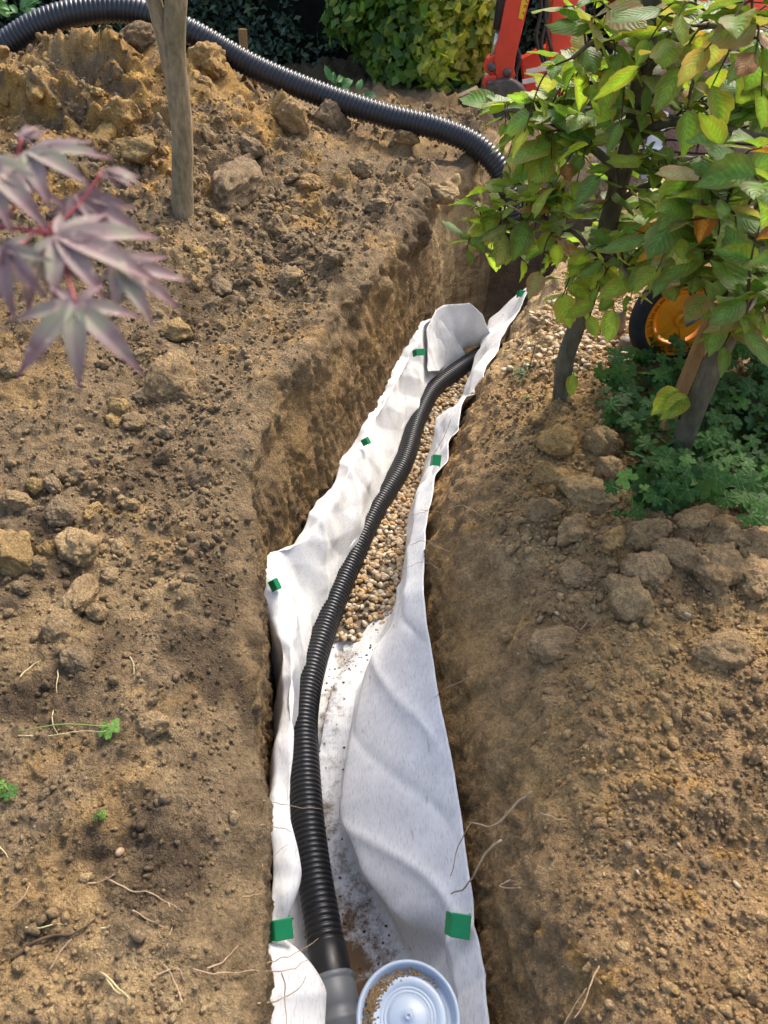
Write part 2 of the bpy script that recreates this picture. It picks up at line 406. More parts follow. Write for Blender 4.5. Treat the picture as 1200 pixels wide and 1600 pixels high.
# where there is no trench the strip between the brims is plain ground
fr = np.clip((X - xL[:, None]) / (xR - xL)[:, None], 0, 1)
Zflat = (zL - .05)[:, None] * (1 - fr) + (GRb * sstep(4, 5.2, Yr) - .07)[:, None] * fr
mid = (kind >= 1) & (kind <= 3)
Z = np.where(mid, Zflat + (Z - Zflat) * open_[:, None], Z)
P = np.stack([X, Yg, Z], -1)
def grid_normals(P):
    du = np.gradient(P, axis=1); dv = np.gradient(P, axis=0); n = np.cross(du, dv)
    return n / (np.linalg.norm(n, axis=-1)[..., None] + 1e-9)
Nn = grid_normals(P)
for _ in range(2): Nn[:, 1:-1] = (Nn[:, :-2] + Nn[:, 1:-1] + Nn[:, 2:]) / 3
Nn /= np.linalg.norm(Nn, axis=-1)[..., None] + 1e-9
pf = P.reshape(-1, 3); kf = kind.reshape(-1); qf = Q.reshape(-1)
wall = np.where((kf == 1) | (kf == 3), sstep(.08, .3, qf), np.where(kf == 2, 1.0, 0.0)) * np.repeat(open_, NC)
wall = np.where(kf == 3, wall * .9, wall)
dxL = np.where(kf == 0, np.repeat(xL, NC) - pf[:, 0], 9); dxR = np.where(kf == 4, pf[:, 0] - np.repeat(xR, NC), 9)
near_brim = np.maximum(np.exp(-(dxL / .09) ** 2), np.exp(-(dxR / .10) ** 2))
warp = np.stack([fbm(pf, 9, 2, 50), fbm(pf, 9, 2, 60), fbm(pf, 9, 2, 70)], 1) * .042
pw = pf + warp
heap = sstep(2.2, 4.0, pf[:, 1]) * (pf[:, 0] < .9)
rough = (1 - .72 * near_brim) * (.65 + .55 * heap) * (.55 + .45 * sstep(-.5, .35, fbm(pf, 2.1, 3, 5)))
disp = .045 * fbm(pf, 2.6, 3, 1) * (1 - .6 * wall) + .030 * fbm(pf, 7, 3, 2) * (1 - .55 * wall)
gw = 1 - wall
pch = sstep(-.35, .4, fbm(pf, 3.3, 3, 6))
disp += gw * rough * (.65 * clods(pw, 6.0, 100, .45) * (.35 + heap) + 1.0 * clods(pw, 13.0, 140, .55) * (.3 + .7 * pch) + 1.15 * clods(pw, 27.0, 180, .7) * (.3 + .7 * pch) + 1.15 * clods(pw, 56.0, 220, .8) * (.65 + .35 * pch) + 1.3 * clods(pw, 115.0, 240, .9))
disp += gw * (.022 * (np.abs(fbm(pf, 11, 3, 8)) * 2 - .5) * (.4 + .6 * heap))
disp += gw * .012 * fbm(pf, 45, 3, 9)
# dug wall: spade and bucket marks running down the face
pv = pf * np.array([1, 1, .22])
disp += wall * (.016 * fbm(pv, 13, 3, 21) + .014 * fbm(pv, 40, 3, 22) + .012 * fbm(pf, 60, 3, 23) + .45 * clods(pw, 30, 260, .25) + .9 * clods(pw, 75, 265, .5))
disp += np.where(kf == 3, wall * .03 * (np.abs(fbm(pf * np.array([1, 1, .4]), 5, 3, 25)) * 2 - .5), 0)
ledge = fbm(pf * np.array([1, .5, 3]), 3.0, 3, 31)
disp += wall * .012 * ledge
und = np.where(kf == 1, np.exp(-((qf - .16) / .07) ** 2), 0) * np.repeat(open_, NC) * sstep(-.3, .3, fbm(pf, 4, 3, 33)) * sstep(1.7, 2.1, pf[:, 1])
disp -= .025 * und
torn = np.exp(-(((pf[:, 0] + 1.6) / .5) ** 2 + ((pf[:, 1] - 4.35) / .5) ** 2)) + .6 * np.exp(-(((pf[:, 0] + .75) / .35) ** 2 + ((pf[:, 1] - 4.75) / .3) ** 2))
pr = pf @ np.array([[.8, .6, 0], [-.6, .8, 0], [0, 0, 1]]) * np.array([.55, 1.3, 1])
disp += torn * (.20 * (1 - 2.2 * np.abs(fbm(pr, 3.6, 3, 801))) + .07 * (1 - 2 * np.abs(fbm(pr, 9, 3, 803))) - .10)
groove = np.abs(fbm(pv, 22, 2, 35)); disp += wall * .02 * (np.minimum(groove, .25) - .12) * np.where(kf == 1, 1.4, .8)
far = sstep(9, 14, np.abs(pf[:, 1])) ; disp *= 1 - far
disp *= 1 - sstep(8, 14, np.abs(pf[:, 0]))
disp = np.where(kf == 2, disp * .4, disp)
PD = P + disp.reshape(NR, NC, 1) * Nn
TV = PD.reshape(-1, 3)
# soil colours by place, with the shade of the far pit painted in
n1 = fbm(pf, 1.6, 4, 300); n2 = fbm(pf, 5, 4, 310); n3 = fbm(pf, 16, 3, 320); n4 = fbm(pf, 3.1, 4, 330)
def mixv(C, B, t): t = np.clip(t, 0, 1)[:, None]; return C * (1 - t) + np.array(B)[None] * t
C = np.repeat(np.array([[.205, .155, .102]]), len(pf), 0)
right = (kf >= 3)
C = np.where(right[:, None], np.array([[.275, .19, .106]]), C)
C = mixv(C, (.085, .062, .043), sstep(.10, .45, n2 + .5 * n1) * (.8 - .45 * right) * (1 - wall))
C = mixv(C, (.33, .225, .11), sstep(.05, .5, n4 + .4 * n3) * .75 * (1 - wall))
C = mixv(C, (.07, .052, .038), sstep(.12, .4, fbm(pf, 4.2, 4, 360) + .35 * fbm(pf, 14, 3, 361)) * (kf == 0) * sstep(2.2, 1.2, pf[:, 1]) * .85)
C = mixv(C, (.42, .25, .075), sstep(.18, .5, n3 + n4 * .8) * heap * sstep(.2, -1.2, pf[:, 0]) * .9)
C = mixv(C, (.37, .22, .075), sstep(.3, .6, n3 + n2 * .6) * right * .6 * (1 - wall))
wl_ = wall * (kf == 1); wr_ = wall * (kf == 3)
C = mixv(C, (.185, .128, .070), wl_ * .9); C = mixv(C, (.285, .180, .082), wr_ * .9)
C = mixv(C, (.10, .07, .042), (wl_ + wr_) * sstep(.1, .5, n2) * .6)
C = mixv(C, (.33, .22, .10), (wl_ + wr_) * sstep(.05, .5, n4 + .5 * fbm(pv, 9, 3, 340)) * .6)
C = mixv(C, (.45, .34, .2), sstep(4.05, 4.4, pf[:, 1]) * (kf == 1) * .9)
C = mixv(C, (.40, .30, .18), sstep(2.7, 3.2, pf[:, 1]) * (kf >= 3) * sstep(4.4, 4.0, pf[:, 1]) * sstep(2.6, 1.6, pf[:, 0]) * .85)
C = mixv(C, (.12, .08, .05), (kf == 3) * sstep(4.2, 4.7, pf[:, 1]) * .8)  # far pit's right wall darkened: its shade is put into the soil colour
C = C * (1 + (.30 * fbm(pf * np.array([1, 1, .12]), 38, 2, 370) + .25 * fbm(pf * np.array([.4, .4, 2.5]), 9, 2, 371)) * wall * (kf != 2))[:, None]
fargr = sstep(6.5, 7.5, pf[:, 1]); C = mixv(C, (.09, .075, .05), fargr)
C = mixv(C, (.43, .265, .085), np.clip(torn * 1.3, 0, 1) * sstep(-.35, .15, n3 + .5 * n2) * .9)
pale = sstep(.15, .55, fbm(pf, 2.4, 4, 350) + .35 * n3) * (1 - wall); C = mixv(C, (.40, .30, .175), pale * .55)
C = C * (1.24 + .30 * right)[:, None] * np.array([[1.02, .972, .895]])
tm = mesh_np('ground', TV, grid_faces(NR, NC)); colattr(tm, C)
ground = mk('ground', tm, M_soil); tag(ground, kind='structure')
TN = grid_normals(PD).reshape(-1, 3)
TU, TVv, TD = project(TV)
inv = (TU > -200) & (TU < 1560) & (TVv > -60) & (TVv < 1680) & (TD > .3)
vis_idx = np.nonzero(inv)[0]
def ground_px(u, v, r=7):
    """the nearest point of the finished ground seen at a place in the photograph"""
    m = vis_idx[(np.abs(TU[vis_idx] - u) < r) & (np.abs(TVv[vis_idx] - v) < r)]
    if len(m) == 0: return at_z(u, v, 0), Vector((0, 0, 1))
    k = m[np.argmin(TD[m])]; near = m[TD[m] < TD[k] + .05]
    j = near[np.argmin((TU[near] - u) ** 2 + (TVv[near] - v) ** 2)]
    return Vector(TV[j]), Vector(TN[j])
gmask = (Yr > -1) & (Yr < 12)
def ground_z(x, yy):
    i = np.argmin(np.abs(Yr - yy)); j = np.argmin(np.abs(X[i] - x)); return PD[i, j, 2]

# ------------------------------------------------------------------ clods
def ico(sub):
    import bmesh
    bm = bmesh.new(); bmesh.ops.create_icosphere(bm, subdivisions=sub, radius=1.0)
    V = np.array([v.co[:] for v in bm.verts]); F = np.array([[v.index for v in f.verts] for f in bm.faces]); bm.free(); return V, F
I0, F0 = ico(1); I1, F1 = ico(2); I2, F2 = ico(3); I3, F3 = ico(5)
def lump(V, seed, rug=.28, flat=(1, .85, .7), cuts=5, fine=.0):
    r = np.random.default_rng(seed); W = V.copy()
    for _ in range(cuts):
        n = r.normal(size=3); n /= np.linalg.norm(n); d = W @ n; lim = .55 + .3 * r.random()
        W = W - np.maximum(0, d - lim)[:, None] * n * .85
    W = W * (1 + rug * fbm(V + seed * 3.1, 1.3, 2, seed))[:, None]
    if fine: W = W * (1 + fine * fbm(V + seed * 1.7, 4.5, 3, seed + 5) )[:, None]; W = W + ((clods(V + seed, 2.2, seed + 9, .75) * 1.7 + clods(V + seed, 5.0, seed + 19, .8) * 2.6 + clods(V + seed, 11.0, seed + 29, .85) * 3.2) * fine + .04 * fbm(V, 16, 2, seed))[:, None] * V
    return W * np.array(flat)
CL = []
for k in range(12):
    W = lump(I3, 40 + k, .34, (1, .8 + .2 * random.random(), .7 + .25 * random.random()), 3, .17)
    CL.append(mesh_np('clod', W, F3))
def rand_rot(n=None, tilt=.5):
    q = Quaternion((0, 0, 1), random.random() * 6.283)
    ax = Vector((random.uniform(-1, 1), random.uniform(-1, 1), 0)); q = Quaternion(ax.normalized(), random.uniform(-tilt, tilt)) @ q
    if n is not None: q = Vector((0, 0, 1)).rotation_difference(n) @ q
    return q
CY = []
for k in range(12): CY.append(mesh_np('clod', lump(I3, 340 + k, .45, (1, .8 + .2 * random.random(), .8 + .2 * random.random()), 7, .10), F3))
CLM = {}
def clod_mesh(k, m):
    key = (k, m.name)
    if key not in CLM:
        src = CY if m.name.startswith('clod_ochre') else CL; me = src[k] if src[k].users == 0 else src[k].copy()
        me.materials.clear(); me.materials.append(m); CLM[key] = me
    return CLM[key]
n_clod = 0
def clod(p, size, m, n=None, stretch=(1, 1, 1), q=None, sink=.25):
    global n_clod
    o = bpy.data.objects.new('clod', clod_mesh(random.randrange(12), m)); link(o, ground)
    o.location = Vector(p) + (n or Vector((0, 0, 1))) * size * (.5 - sink)
    o.rotation_mode = 'QUATERNION'; o.rotation_quaternion = q if q is not None else rand_rot(n)
    o.scale = [size * (.35 * 1 + .65 * s) for s in stretch]; n_clod += 1
    j = vis_idx[np.argmin(((TV[vis_idx] - np.array(p)) ** 2).sum(1))]; o.color = (*np.clip(C[j] * 1.35, 0, 1), 1)
    return o
# the ones that stand out in the photograph: (u, v, half width in px, material, stretch)
named = [(215, 60, 34, 'C', (1, 1, .8)), (60, 140, 34, 'Y', (1.2, .6, .6)), 
         (190, 185, 36, 'Y', (1, .6, .8)), (165, 215, 34, 'Y', (1.2, .7, .5)), (215, 240, 34, 'Y', (1.2, .8, .5)),
         (325, 100, 34, 'C', (1, .8, .9)), (455, 190, 36, 'R', (.9, .5, 1.2)), (515, 190, 30, 'C', (1, .35, 1.1)), (365, 295, 46, 'C', (1.5, .6, .6)),
         (395, 235, 22, 'C', (1, 1, 1)), (515, 405, 20, 'C', (1, 1, .8)), (455, 440, 27, 'R', (1, .9, .8)), (345, 450, 20, 'C', (1, 1, .8)), (300, 445, 16, 'C', (1, 1, 1)),
         (275, 520, 30, 'Y', (1.1, .8, .6)), (272, 605, 42, 'C', (1.2, .9, .7)), (185, 640, 24, 'Y', (1.2, .8, .5)), (180, 660, 14, 'Y', (1, 1, .6)), (210, 660, 17, 'R', (1, 1, .6)),
         (255, 715, 17, 'C', (1, .6, 1.2)), (110, 740, 26, 'R', (1.1, .8, .8)), (60, 760, 14, 'Y', (1, 1, 1)), (25, 785, 20, 'R', (1, 1, .8)), (150, 797, 19, 'Y', (1.2, .8, .6)),
         (95, 800, 24, 'C', (1.2, .9, .7)), (18, 875, 50, 'Y', (1.1, .9, .8)), (70, 865, 24, 'Y', (1, .8, 1)), (125, 855, 40, 'R', (1.1, .9, .7)), (130, 930, 34, 'R', (1.4, .7, .6)),
         (100, 985, 34, 'R', (1.2, 1, .5)), (35, 920, 16, 'C', (1, 1, 1)), (120, 1035, 28, 'C', (1.2, 1, .6)), (240, 1135, 28, 'C', (1.1, .9, .7)), (25, 580, 18, 'C', (1, .8, .9)),
         (60, 885, 18, 'R', (1, 1, .8)), (175, 900, 16, 'C', (1, 1, .8)), (150, 960, 18, 'R', (1, 1, .7)), (225, 620, 16, 'C', (1, 1, .7)), (330, 480, 18, 'C', (1, 1, .8)),
         (870, 690, 30, 'R', (1, .9, .8)), (940, 700, 36, 'R', (.9, .7, 1.2)), (955, 740, 30, 'R', (1, .8, .9)), (915, 780, 44, 'R', (1.2, .9, .7)), (860, 745, 26, 'R', (1.1, .9, .7)),
         (850, 800, 26, 'R', (1, .9, .8)), (900, 830, 34, 'R', (1.2, .9, .7)), (1055, 750, 34, 'C', (1.1, .8, .9)), (1010, 835, 34, 'R', (1.2, .8, .8)), (1095, 815, 36, 'R', (1.2, .8, .8)),
         (1140, 840, 36, 'R', (1.1, .9, .9)), (1180, 850, 34, 'R', (1, .9, .8)), (1060, 870, 34, 'R', (1.2, .9, .7)), (960, 850, 26, 'R', (1, .9, .8)), (1120, 890, 40, 'R', (1.2, .9, .8)),
         (1010, 890, 36, 'C', (1.2, .9, .7)), (1180, 910, 34, 'R', (1.1, .9, .8)), (900, 900, 28, 'C', (1, .9, .7)), (1065, 960, 16, 'R', (1, 1, .8)), (870, 1010, 40, 'C', (1.2, 1, .6)),
         (980, 940, 40, 'C', (1.2, .9, .6)), (1130, 1020, 42, 'C', (1.2, .9, .5)), (1055, 1360, 10, 'Y', (1, 1, 1)), (1045, 1545, 14, 'Y', (1.2, .9, .8)), (1150, 1530, 18, 'Y', (1.2, .9, .8)),
         (1090, 1540, 9, 'Y', (1, 1, .8)), (1030, 1375, 9, 'R', (1, 1, .8)), (1060, 1365, 12, 'Y', (1, 1, .8)), (800, 985, 18, 'C', (1, 1, .7)), (640, 215, 20, 'R', (1.2, 1, .7)),
         (565, 265, 22, 'R', (1, 1, .7)), (690, 300, 22, 'R', (1.2, 1, .7)), (480, 290, 22, 'C', (1.1, 1, .7)), (590, 320, 18, 'C', (1, 1, .8)), (430, 360, 18, 'C', (1, 1, .8))]
for (u, v, hw, mm, st) in named:
    p, n = ground_px(u, v); d = (p - CAM).dot(FWD); s = hw * d / FPX
    clod(p, s, {'Y': M_clodY, 'C': M_clod, 'R': M_clodR}[mm], (n + Vector((0, 0, 1.5))).normalized(), st, sink=.38)
gsel = vis_idx[((kf[vis_idx] == 0) | (kf[vis_idx] == 4)) & (TV[vis_idx, 1] < 6.2)]
px_ok = (TU[gsel] > -120) & (TU[gsel] < 1520)
gsel = gsel[px_ok]
patch = np.clip(.15 + fbm(TV[gsel], 2.3, 3, 400) * 2.2 + .5 * heap[gsel], .02, 1.6) * (1 - .92 * near_brim[gsel])
area_w = TD[gsel] ** 1.2
in_f = (TU[gsel] > 0) & (TU[gsel] < 1200)
wts = patch * area_w; wts_in = wts * in_f; wts_in /= wts_in.sum(); wts /= wts.sum(); wts2 = (patch + .75 + 1.3 * (kf[gsel] == 4)) * (1 - .85 * near_brim[gsel]) * TD[gsel] ** .5; wts2 /= wts2.sum()
pick = RNG.choice(gsel, 300 - n_clod, p=wts_in)
for j in pick:
    s = (.010 + .028 * random.random() ** 2.2) * (1 + .35 * heap[j])
    yl = C[j, 0] > .33
    mm = M_clodR if kf[j] == 4 else (M_clodY if (yl and heap[j] > .4 and random.random() < .6) else (M_clodR if random.random() < .25 else M_clod))
    clod(TV[j], s, mm, Vector(TN[j]), (1 + random.random() * .4, .8 + random.random() * .3, .6 + random.random() * .35), sink=.3)
# crumbs too small to pick apart
def scatter(idx, sizes, base_sets, colf, name, matl, parent, sink=.2):
    Vs = []; Fs = []; Cs = []; off = 0
    for k, (BV, BF) in enumerate(base_sets):
        sel = np.nonzero(np.arange(len(idx)) % len(base_sets) == k)[0]
        if len(sel) == 0: continue
        j = idx[sel]; s = sizes[sel]; n = len(sel)
        A = RNG.normal(size=(n, 4)); A /= np.linalg.norm(A, axis=1)[:, None]; w, x, yq, z = A.T
        Rm = np.stack([1-2*(yq*yq+z*z), 2*(x*yq-z*w), 2*(x*z+yq*w), 2*(x*yq+z*w), 1-2*(x*x+z*z), 2*(yq*z-x*w), 2*(x*z-yq*w), 2*(yq*z+x*w), 1-2*(x*x+yq*yq)], 1).reshape(n, 3, 3)
        W = np.einsum('nij,vj->nvi', Rm, BV) * s[:, None, None] + (TV[j] + TN[j] * (s * (.5 - sink))[:, None])[:, None, :]
        Vs.append(W.reshape(-1, 3)); Fs.append((BF[None] + (np.arange(n) * len(BV))[:, None, None] + off).reshape(-1, 3)); off += n * len(BV)
        Cs.append(np.repeat(colf(j), len(BV), 0))
    me = mesh_np(name, np.concatenate(Vs), np.concatenate(Fs)); colattr(me, np.concatenate(Cs))
    return tag(mk(name, me, matl, parent), kind='stuff')
tinysets = [(lump(I0, 870 + k, .4, (1, .8, .7), 2), F0) for k in range(6)]
smallsets = [(lump(I1, 900 + k, .35, (1, .8, .7), 4), F1) for k in range(6)]
bigsets = [(lump(I2, 950 + k, .35, (1, .8, .7), 5), F2) for k in range(6)]
crumb_col = lambda j: np.clip((C[j] * .75 + .25 * np.array([[.25, .185, .11]])) * (1.05 + .6 * RNG.random((len(j), 1))), 0, 1)
pick = RNG.choice(gsel, 46000, p=wts2); scatter(pick, (.0018 + .0062 * RNG.random(46000) ** 3) * (.7 + .3 * TD[pick]), tinysets, crumb_col, 'soil_crumbs', M_soil, ground)
pick = RNG.choice(gsel, 5000, p=.5 * wts + .5 * wts2); scatter(pick, (.0045 + .012 * RNG.random(5000) ** 2.4) * (.7 + .25 * TD[pick]), smallsets, crumb_col, 'small_clods', M_soil, ground)

# ------------------------------------------------------------------ fabric lining the trench
M_fab, N, L, B = mat('geotextile')
p = geo_pos(N)
na = noise_node(N, L, 6, 8, .7, p); nb = noise_node(N, L, 160, 4, .7, p); mp = N.new('ShaderNodeMapping'); mp.inputs['Scale'].default_value = (1, .18, .5); L.new(p, mp.inputs[0])
nf = noise_node(N, L, 260, 3, .6, mp.outputs[0]); nk = noise_node(N, L, 48, 5, .75, mp.outputs[0])
a = N.new('ShaderNodeAttribute'); a.attribute_name = 'tint'
base = ramp(N, L, na.outputs[0], [(.3, (.66, .655, .64)), (.62, (.80, .795, .785))])
fleck = ramp(N, L, nf.outputs[0], [(.32, (.80, .80, .80)), (.5, (1, 1, 1))])
c0 = mixc(N, L, 1.0, base.outputs[0], fleck.outputs[0], 'MULTIPLY')
spk = ramp(N, L, nk.outputs[0], [(.62, (0, 0, 0)), (.72, (1, 1, 1))])
c0 = mixc(N, L, mixc(N, L, 1.0, spk.outputs[0], (.6, .6, .6), 'MULTIPLY'), c0, (.25, .2, .15))
sepd = N.new('ShaderNodeSeparateColor'); L.new(a.outputs['Color'], sepd.inputs[0])
nd1 = noise_node(N, L, 22, 10, .8, p)
dm = N.new('ShaderNodeMath'); dm.operation = 'ADD'; L.new(sepd.outputs[0], dm.inputs[0]); L.new(nd1.outputs[0], dm.inputs[1])
rd = ramp(N, L, dm.outputs[0], [(.80, (0, 0, 0)), (.90, (.55, .55, .55)), (1.08, (1, 1, 1))])
c0 = mixc(N, L, rd.outputs[0], c0, (.15, .095, .055))
L.new(c0, B.inputs['Base Color']); B.inputs['Roughness'].default_value = .9; B.inputs['Specular IOR Level'].default_value = .15
bump(N, L, nf.outputs[0], .25, .002, B)
tr = N.new('ShaderNodeBsdfTranslucent'); L.new(c0, tr.inputs[0]); mx = N.new('ShaderNodeMixShader'); mx.inputs[0].default_value = .12
L.new(B.outputs[0], mx.inputs[1]); L.new(tr.outputs[0], mx.inputs[2]); L.new(mx.outputs[0], N['Material Output'].inputs[0])

# cross-sections: y, then (x, z) of: outer flap, left crest, left lip, left mid, left foot, floor, right foot, right ridge, right mid, right crest, right flap
FS = [
 (.10, (-.27,-.50), (-.255,-.36), (-.10,-.40), (-.13,-.52), (-.15,-.73), (-.02,-.745), (.10,-.73), (.13,-.55), (.16,-.42), (.185,-.33), (.225,-.36)),
 (.48, (-.275,-.50), (-.262,-.345), (-.095,-.40), (-.13,-.54), (-.15,-.72), (-.03,-.74), (.07,-.72), (.125,-.58), (.165,-.43), (.20,-.33), (.240,-.37)),
 (.60, (-.28,-.48), (-.268,-.33), (-.145,-.385), (-.18,-.54), (-.20,-.72), (-.06,-.74), (.05,-.73), (.115,-.60), (.145,-.42), (.19,-.33), (.232,-.37)),
 (.68, (-.285,-.48), (-.272,-.34), (-.20,-.365), (-.22,-.52), (-.24,-.72), (-.10,-.74), (.02,-.73), (.10,-.62), (.165,-.46), (.192,-.345), (.225,-.38)),
 (.735, (-.29,-.50), (-.277,-.385), (-.248,-.42), (-.25,-.54), (-.26,-.72), (-.12,-.74), (-.01,-.73), (.075,-.66), (.165,-.50), (.187,-.365), (.22,-.39)),
 (.80, (-.30,-.50), (-.285,-.35), (-.232,-.375), (-.26,-.53), (-.27,-.72), (-.14,-.74), (-.04,-.735), (.07,-.70), (.05,-.52), (.182,-.335), (.21,-.38)),
 (.95, (-.315,-.56), (-.30,-.36), (-.238,-.37), (-.275,-.52), (-.285,-.72), (-.17,-.74), (-.09,-.72), (.02,-.70), (-.045,-.57), (.175,-.325), (.202,-.38)),
 (1.14, (-.335,-.60), (-.312,-.38), (-.262,-.36), (-.30,-.52), (-.31,-.71), (-.21,-.73), (-.155,-.70), (-.075,-.69), (-.115,-.575), (.16,-.325), (.188,-.38)),
 (1.40, (-.37,-.62), (-.318,-.40), (-.280,-.36), (-.31,-.54), (-.315,-.70), (-.22,-.72), (-.185,-.66), (-.085,-.67), (-.085,-.555), (.13,-.32), (.16,-.38)),
 (1.65, (-.40,-.58), (-.360,-.37), (-.310,-.38), (-.30,-.55), (-.295,-.70), (-.19,-.72), (-.14,-.63), (-.055,-.64), (-.035,-.53), (.112,-.32), (.145,-.38)),
 (1.85, (-.425,-.50), (-.415,-.315), (-.345,-.40), (-.29,-.55), (-.265,-.70), (-.15,-.72), (-.03,-.65), (.02,-.60), (.045,-.50), (.108,-.325), (.14,-.38)),
 (1.98, (-.435,-.42), (-.415,-.285), (-.335,-.43), (-.27,-.56), (-.235,-.70), (-.12,-.72), (.02,-.68), (.06,-.57), (.085,-.46), (.112,-.33), (.145,-.38)),
 (2.10, (-.33,-.46), (-.300,-.35), (-.27,-.45), (-.225,-.57), (-.20,-.70), (-.09,-.72), (.05,-.69), (.085,-.58), (.10,-.45), (.125,-.33), (.155,-.38)),
 (2.24, (-.26,-.42), (-.235,-.33), (-.185,-.47), (-.17,-.57), (-.155,-.70), (-.05,-.72), (.07,-.69), (.105,-.58), (.125,-.44), (.145,-.33), (.175,-.38)),
 (2.42, (-.20,-.42), (-.175,-.345), (-.15,-.45), (-.115,-.57), (-.09,-.70), (.0,-.72), (.09,-.69), (.125,-.58), (.155,-.44), (.185,-.33), (.215,-.38)),
 (2.60, (-.155,-.40), (-.13,-.33), (-.055,-.46), (-.06,-.58), (-.035,-.70), (.04,-.72), (.10,-.69), (.145,-.57), (.185,-.45), (.235,-.33), (.268,-.38)),
 (2.72, (-.12,-.44), (-.10,-.37), (-.085,-.45), (-.03,-.58), (.0,-.70), (.07,-.72), (.13,-.69), (.17,-.57), (.21,-.45), (.265,-.335), (.298,-.38)),
 (2.95, (-.055,-.42), (-.035,-.34), (-.015,-.44), (.015,-.57), (.045,-.70), (.14,-.72), (.19,-.69), (.225,-.57), (.26,-.45), (.335,-.33), (.37,-.38)),
 (3.08, (-.015,-.42), (.005,-.345), (.025,-.44), (.055,-.57), (.085,-.70), (.19,-.72), (.25,-.69), (.265,-.57), (.25,-.43), (.38,-.33), (.415,-.38)),
 (3.16, (.01,-.42), (.03,-.34), (.045,-.44), (.075,-.57), (.105,-.70), (.22,-.72), (.29,-.69), (.34,-.60), (.38,-.47), (.412,-.34), (.445,-.38)),
 (3.30, (.05,-.42), (.07,-.34), (.085,-.44), (.11,-.57), (.145,-.70), (.27,-.72), (.36,-.69), (.385,-.58), (.395,-.48), (.468,-.33), (.50,-.37)),
 (3.65, (.16,-.41), (.18,-.32), (.205,-.43), (.24,-.57), (.29,-.70), (.41,-.72), (.49,-.69), (.485,-.60), (.48,-.50), (.61,-.31), (.64,-.36)),
 (4.00, (.25,-.40), (.27,-.30), (.30,-.42), (.36,-.56), (.42,-.70), (.54,-.72), (.61,-.69), (.58,-.60), (.565,-.50), (.755,-.27), (.775,-.33)),
 (4.25, (.32,-.42), (.34,-.33), (.40,-.44), (.48,-.56), (.54,-.70), (.62,-.72), (.68,-.69), (.66,-.58), (.635,-.47), (.87,-.22), (.89,-.28)),
]
ys = np.array([f_[0] for f_ in FS]); sec = np.array([[pt for pt in f_[1:]] for f_ in FS])   # (S,11,2)
nb = (ys > .85) & (ys < 1.75); sec[nb, 6, 0] -= .04; sec[nb, 7, 0] -= .035; sec[nb, 8, 0] -= .02
cr_ = sec[:, 9].copy(); sec[:, 9, 0] = cr_[:, 0] - .032; sec[:, 9, 1] = cr_[:, 1] - .055; sec[:, 10, 0] = cr_[:, 0] + .030; sec[:, 10, 1] = cr_[:, 1] + .012   # the outer strip stands up against the earth
sec[ys > 1.9, 0, 0] = sec[ys > 1.9, 1, 0] - .06; sec[ys > 1.9, 0, 1] = sec[ys > 1.9, 1, 1] - .02
nS, nT = 520, 200
yy = np.interp(np.linspace(0, 1, nS), np.linspace(0, 1, 60), .10 + 4.15 * np.linspace(0, 1, 60) ** 1.15)
def lin(a):
    w = np.stack([np.interp(yy, ys, a[:, k]) for k in range(a.shape[1])], 1)
    for _ in range(14): w[1:-1] = (w[:-2] + 2 * w[1:-1] + w[2:]) / 4
    return w
sx = lin(sec[:, :, 0]); sz = lin(sec[:, :, 1])
tpar = np.array([0, .06, .14, .25, .36, .47, .58, .70, .82, .94, 1.0]); tt = np.linspace(0, 1, nT)
def sharp(v):
    w = np.interp(tt, tpar, v)
    for _ in range(5): w[1:-1] = (w[:-2] + 2 * w[1:-1] + w[2:]) / 4
    return w
FX = np.stack([sharp(sx[i]) for i in range(nS)]); FZ = np.stack([sharp(sz[i]) for i in range(nS)])
FY = np.repeat(yy[:, None], nT, 1); FY = FY - np.where(FY > 3.85, (FY - 3.85) * .62, 0) * sstep(.52, .42, tt)[None, :]
FP = np.stack([FX, FY, FZ], -1); FN = grid_normals(FP); flat = FP.reshape(-1, 3)
up_l = sstep(.36, .1, tt) ; up_r = sstep(.6, .9, tt)
side = (np.maximum(up_l, up_r))[None, :].repeat(nS, 0)
# wavy top edges, creases that run down the sheets
fold = np.zeros((nS, nT))
def crease(y0, t0, slope, w, amp, l0, l1, sharp=1.0):
    """a fold line crossing the sheet: centred on y0 at cross position t0, leaning by slope"""
    global fold
    dd = (FY - (y0 + slope * (tt[None, :] - t0))) / w
    prof = np.exp(-np.abs(dd) ** (2 / sharp)) if sharp <= 1 else np.exp(-np.abs(dd) ** 1.1)
    win = sstep(l0, l0 + .06, tt)[None, :] * sstep(l1, l1 - .06, tt)[None, :]
    fold += amp * prof * win
for (y0, w, a_, sl) in [(.58, .03, .02, .3), (.83, .05, -.016, .5), (1.05, .05, .014, -.4), (1.3, .06, -.018, .4), (1.62, .05, .02, -.6), (1.82, .035, .028, -.5), (2.02, .04, -.03, -.6), (2.18, .03, .026, -.7),
                        (2.36, .04, -.016, -.9), (2.52, .03, .028, -.8), (2.7, .05, -.018, -1.0), (2.9, .035, .024, -1.1), (3.1, .05, -.02, -1.2), (3.28, .035, .024, -1.2), (3.45, .05, -.018, -1.0), (3.62, .035, .03, -1.1), (3.85, .06, -.02, -.9), (4.02, .04, .026, -.8)]:
    crease(y0, .1, sl, w, a_, -.1, .36, 1.4)
for (y0, w, a_, sl) in [(.58, .035, -.03, .3), (.70, .025, .022, .2), (.82, .05, -.008, -.5), (1.15, .10, .006, -.8), (1.55, .12, -.006, -1.0), (1.88, .06, .010, -.9), (2.15, .07, -.010, -.8), (2.5, .05, .014, -.5), (2.8, .04, -.016, .3), (3.02, .03, .022, .5), (3.25, .05, -.016, .4), (3.6, .05, .014, .4), (3.95, .05, -.014, .4)]:
    crease(y0, .9, sl, w, a_, .62, 1.1, 1.4)
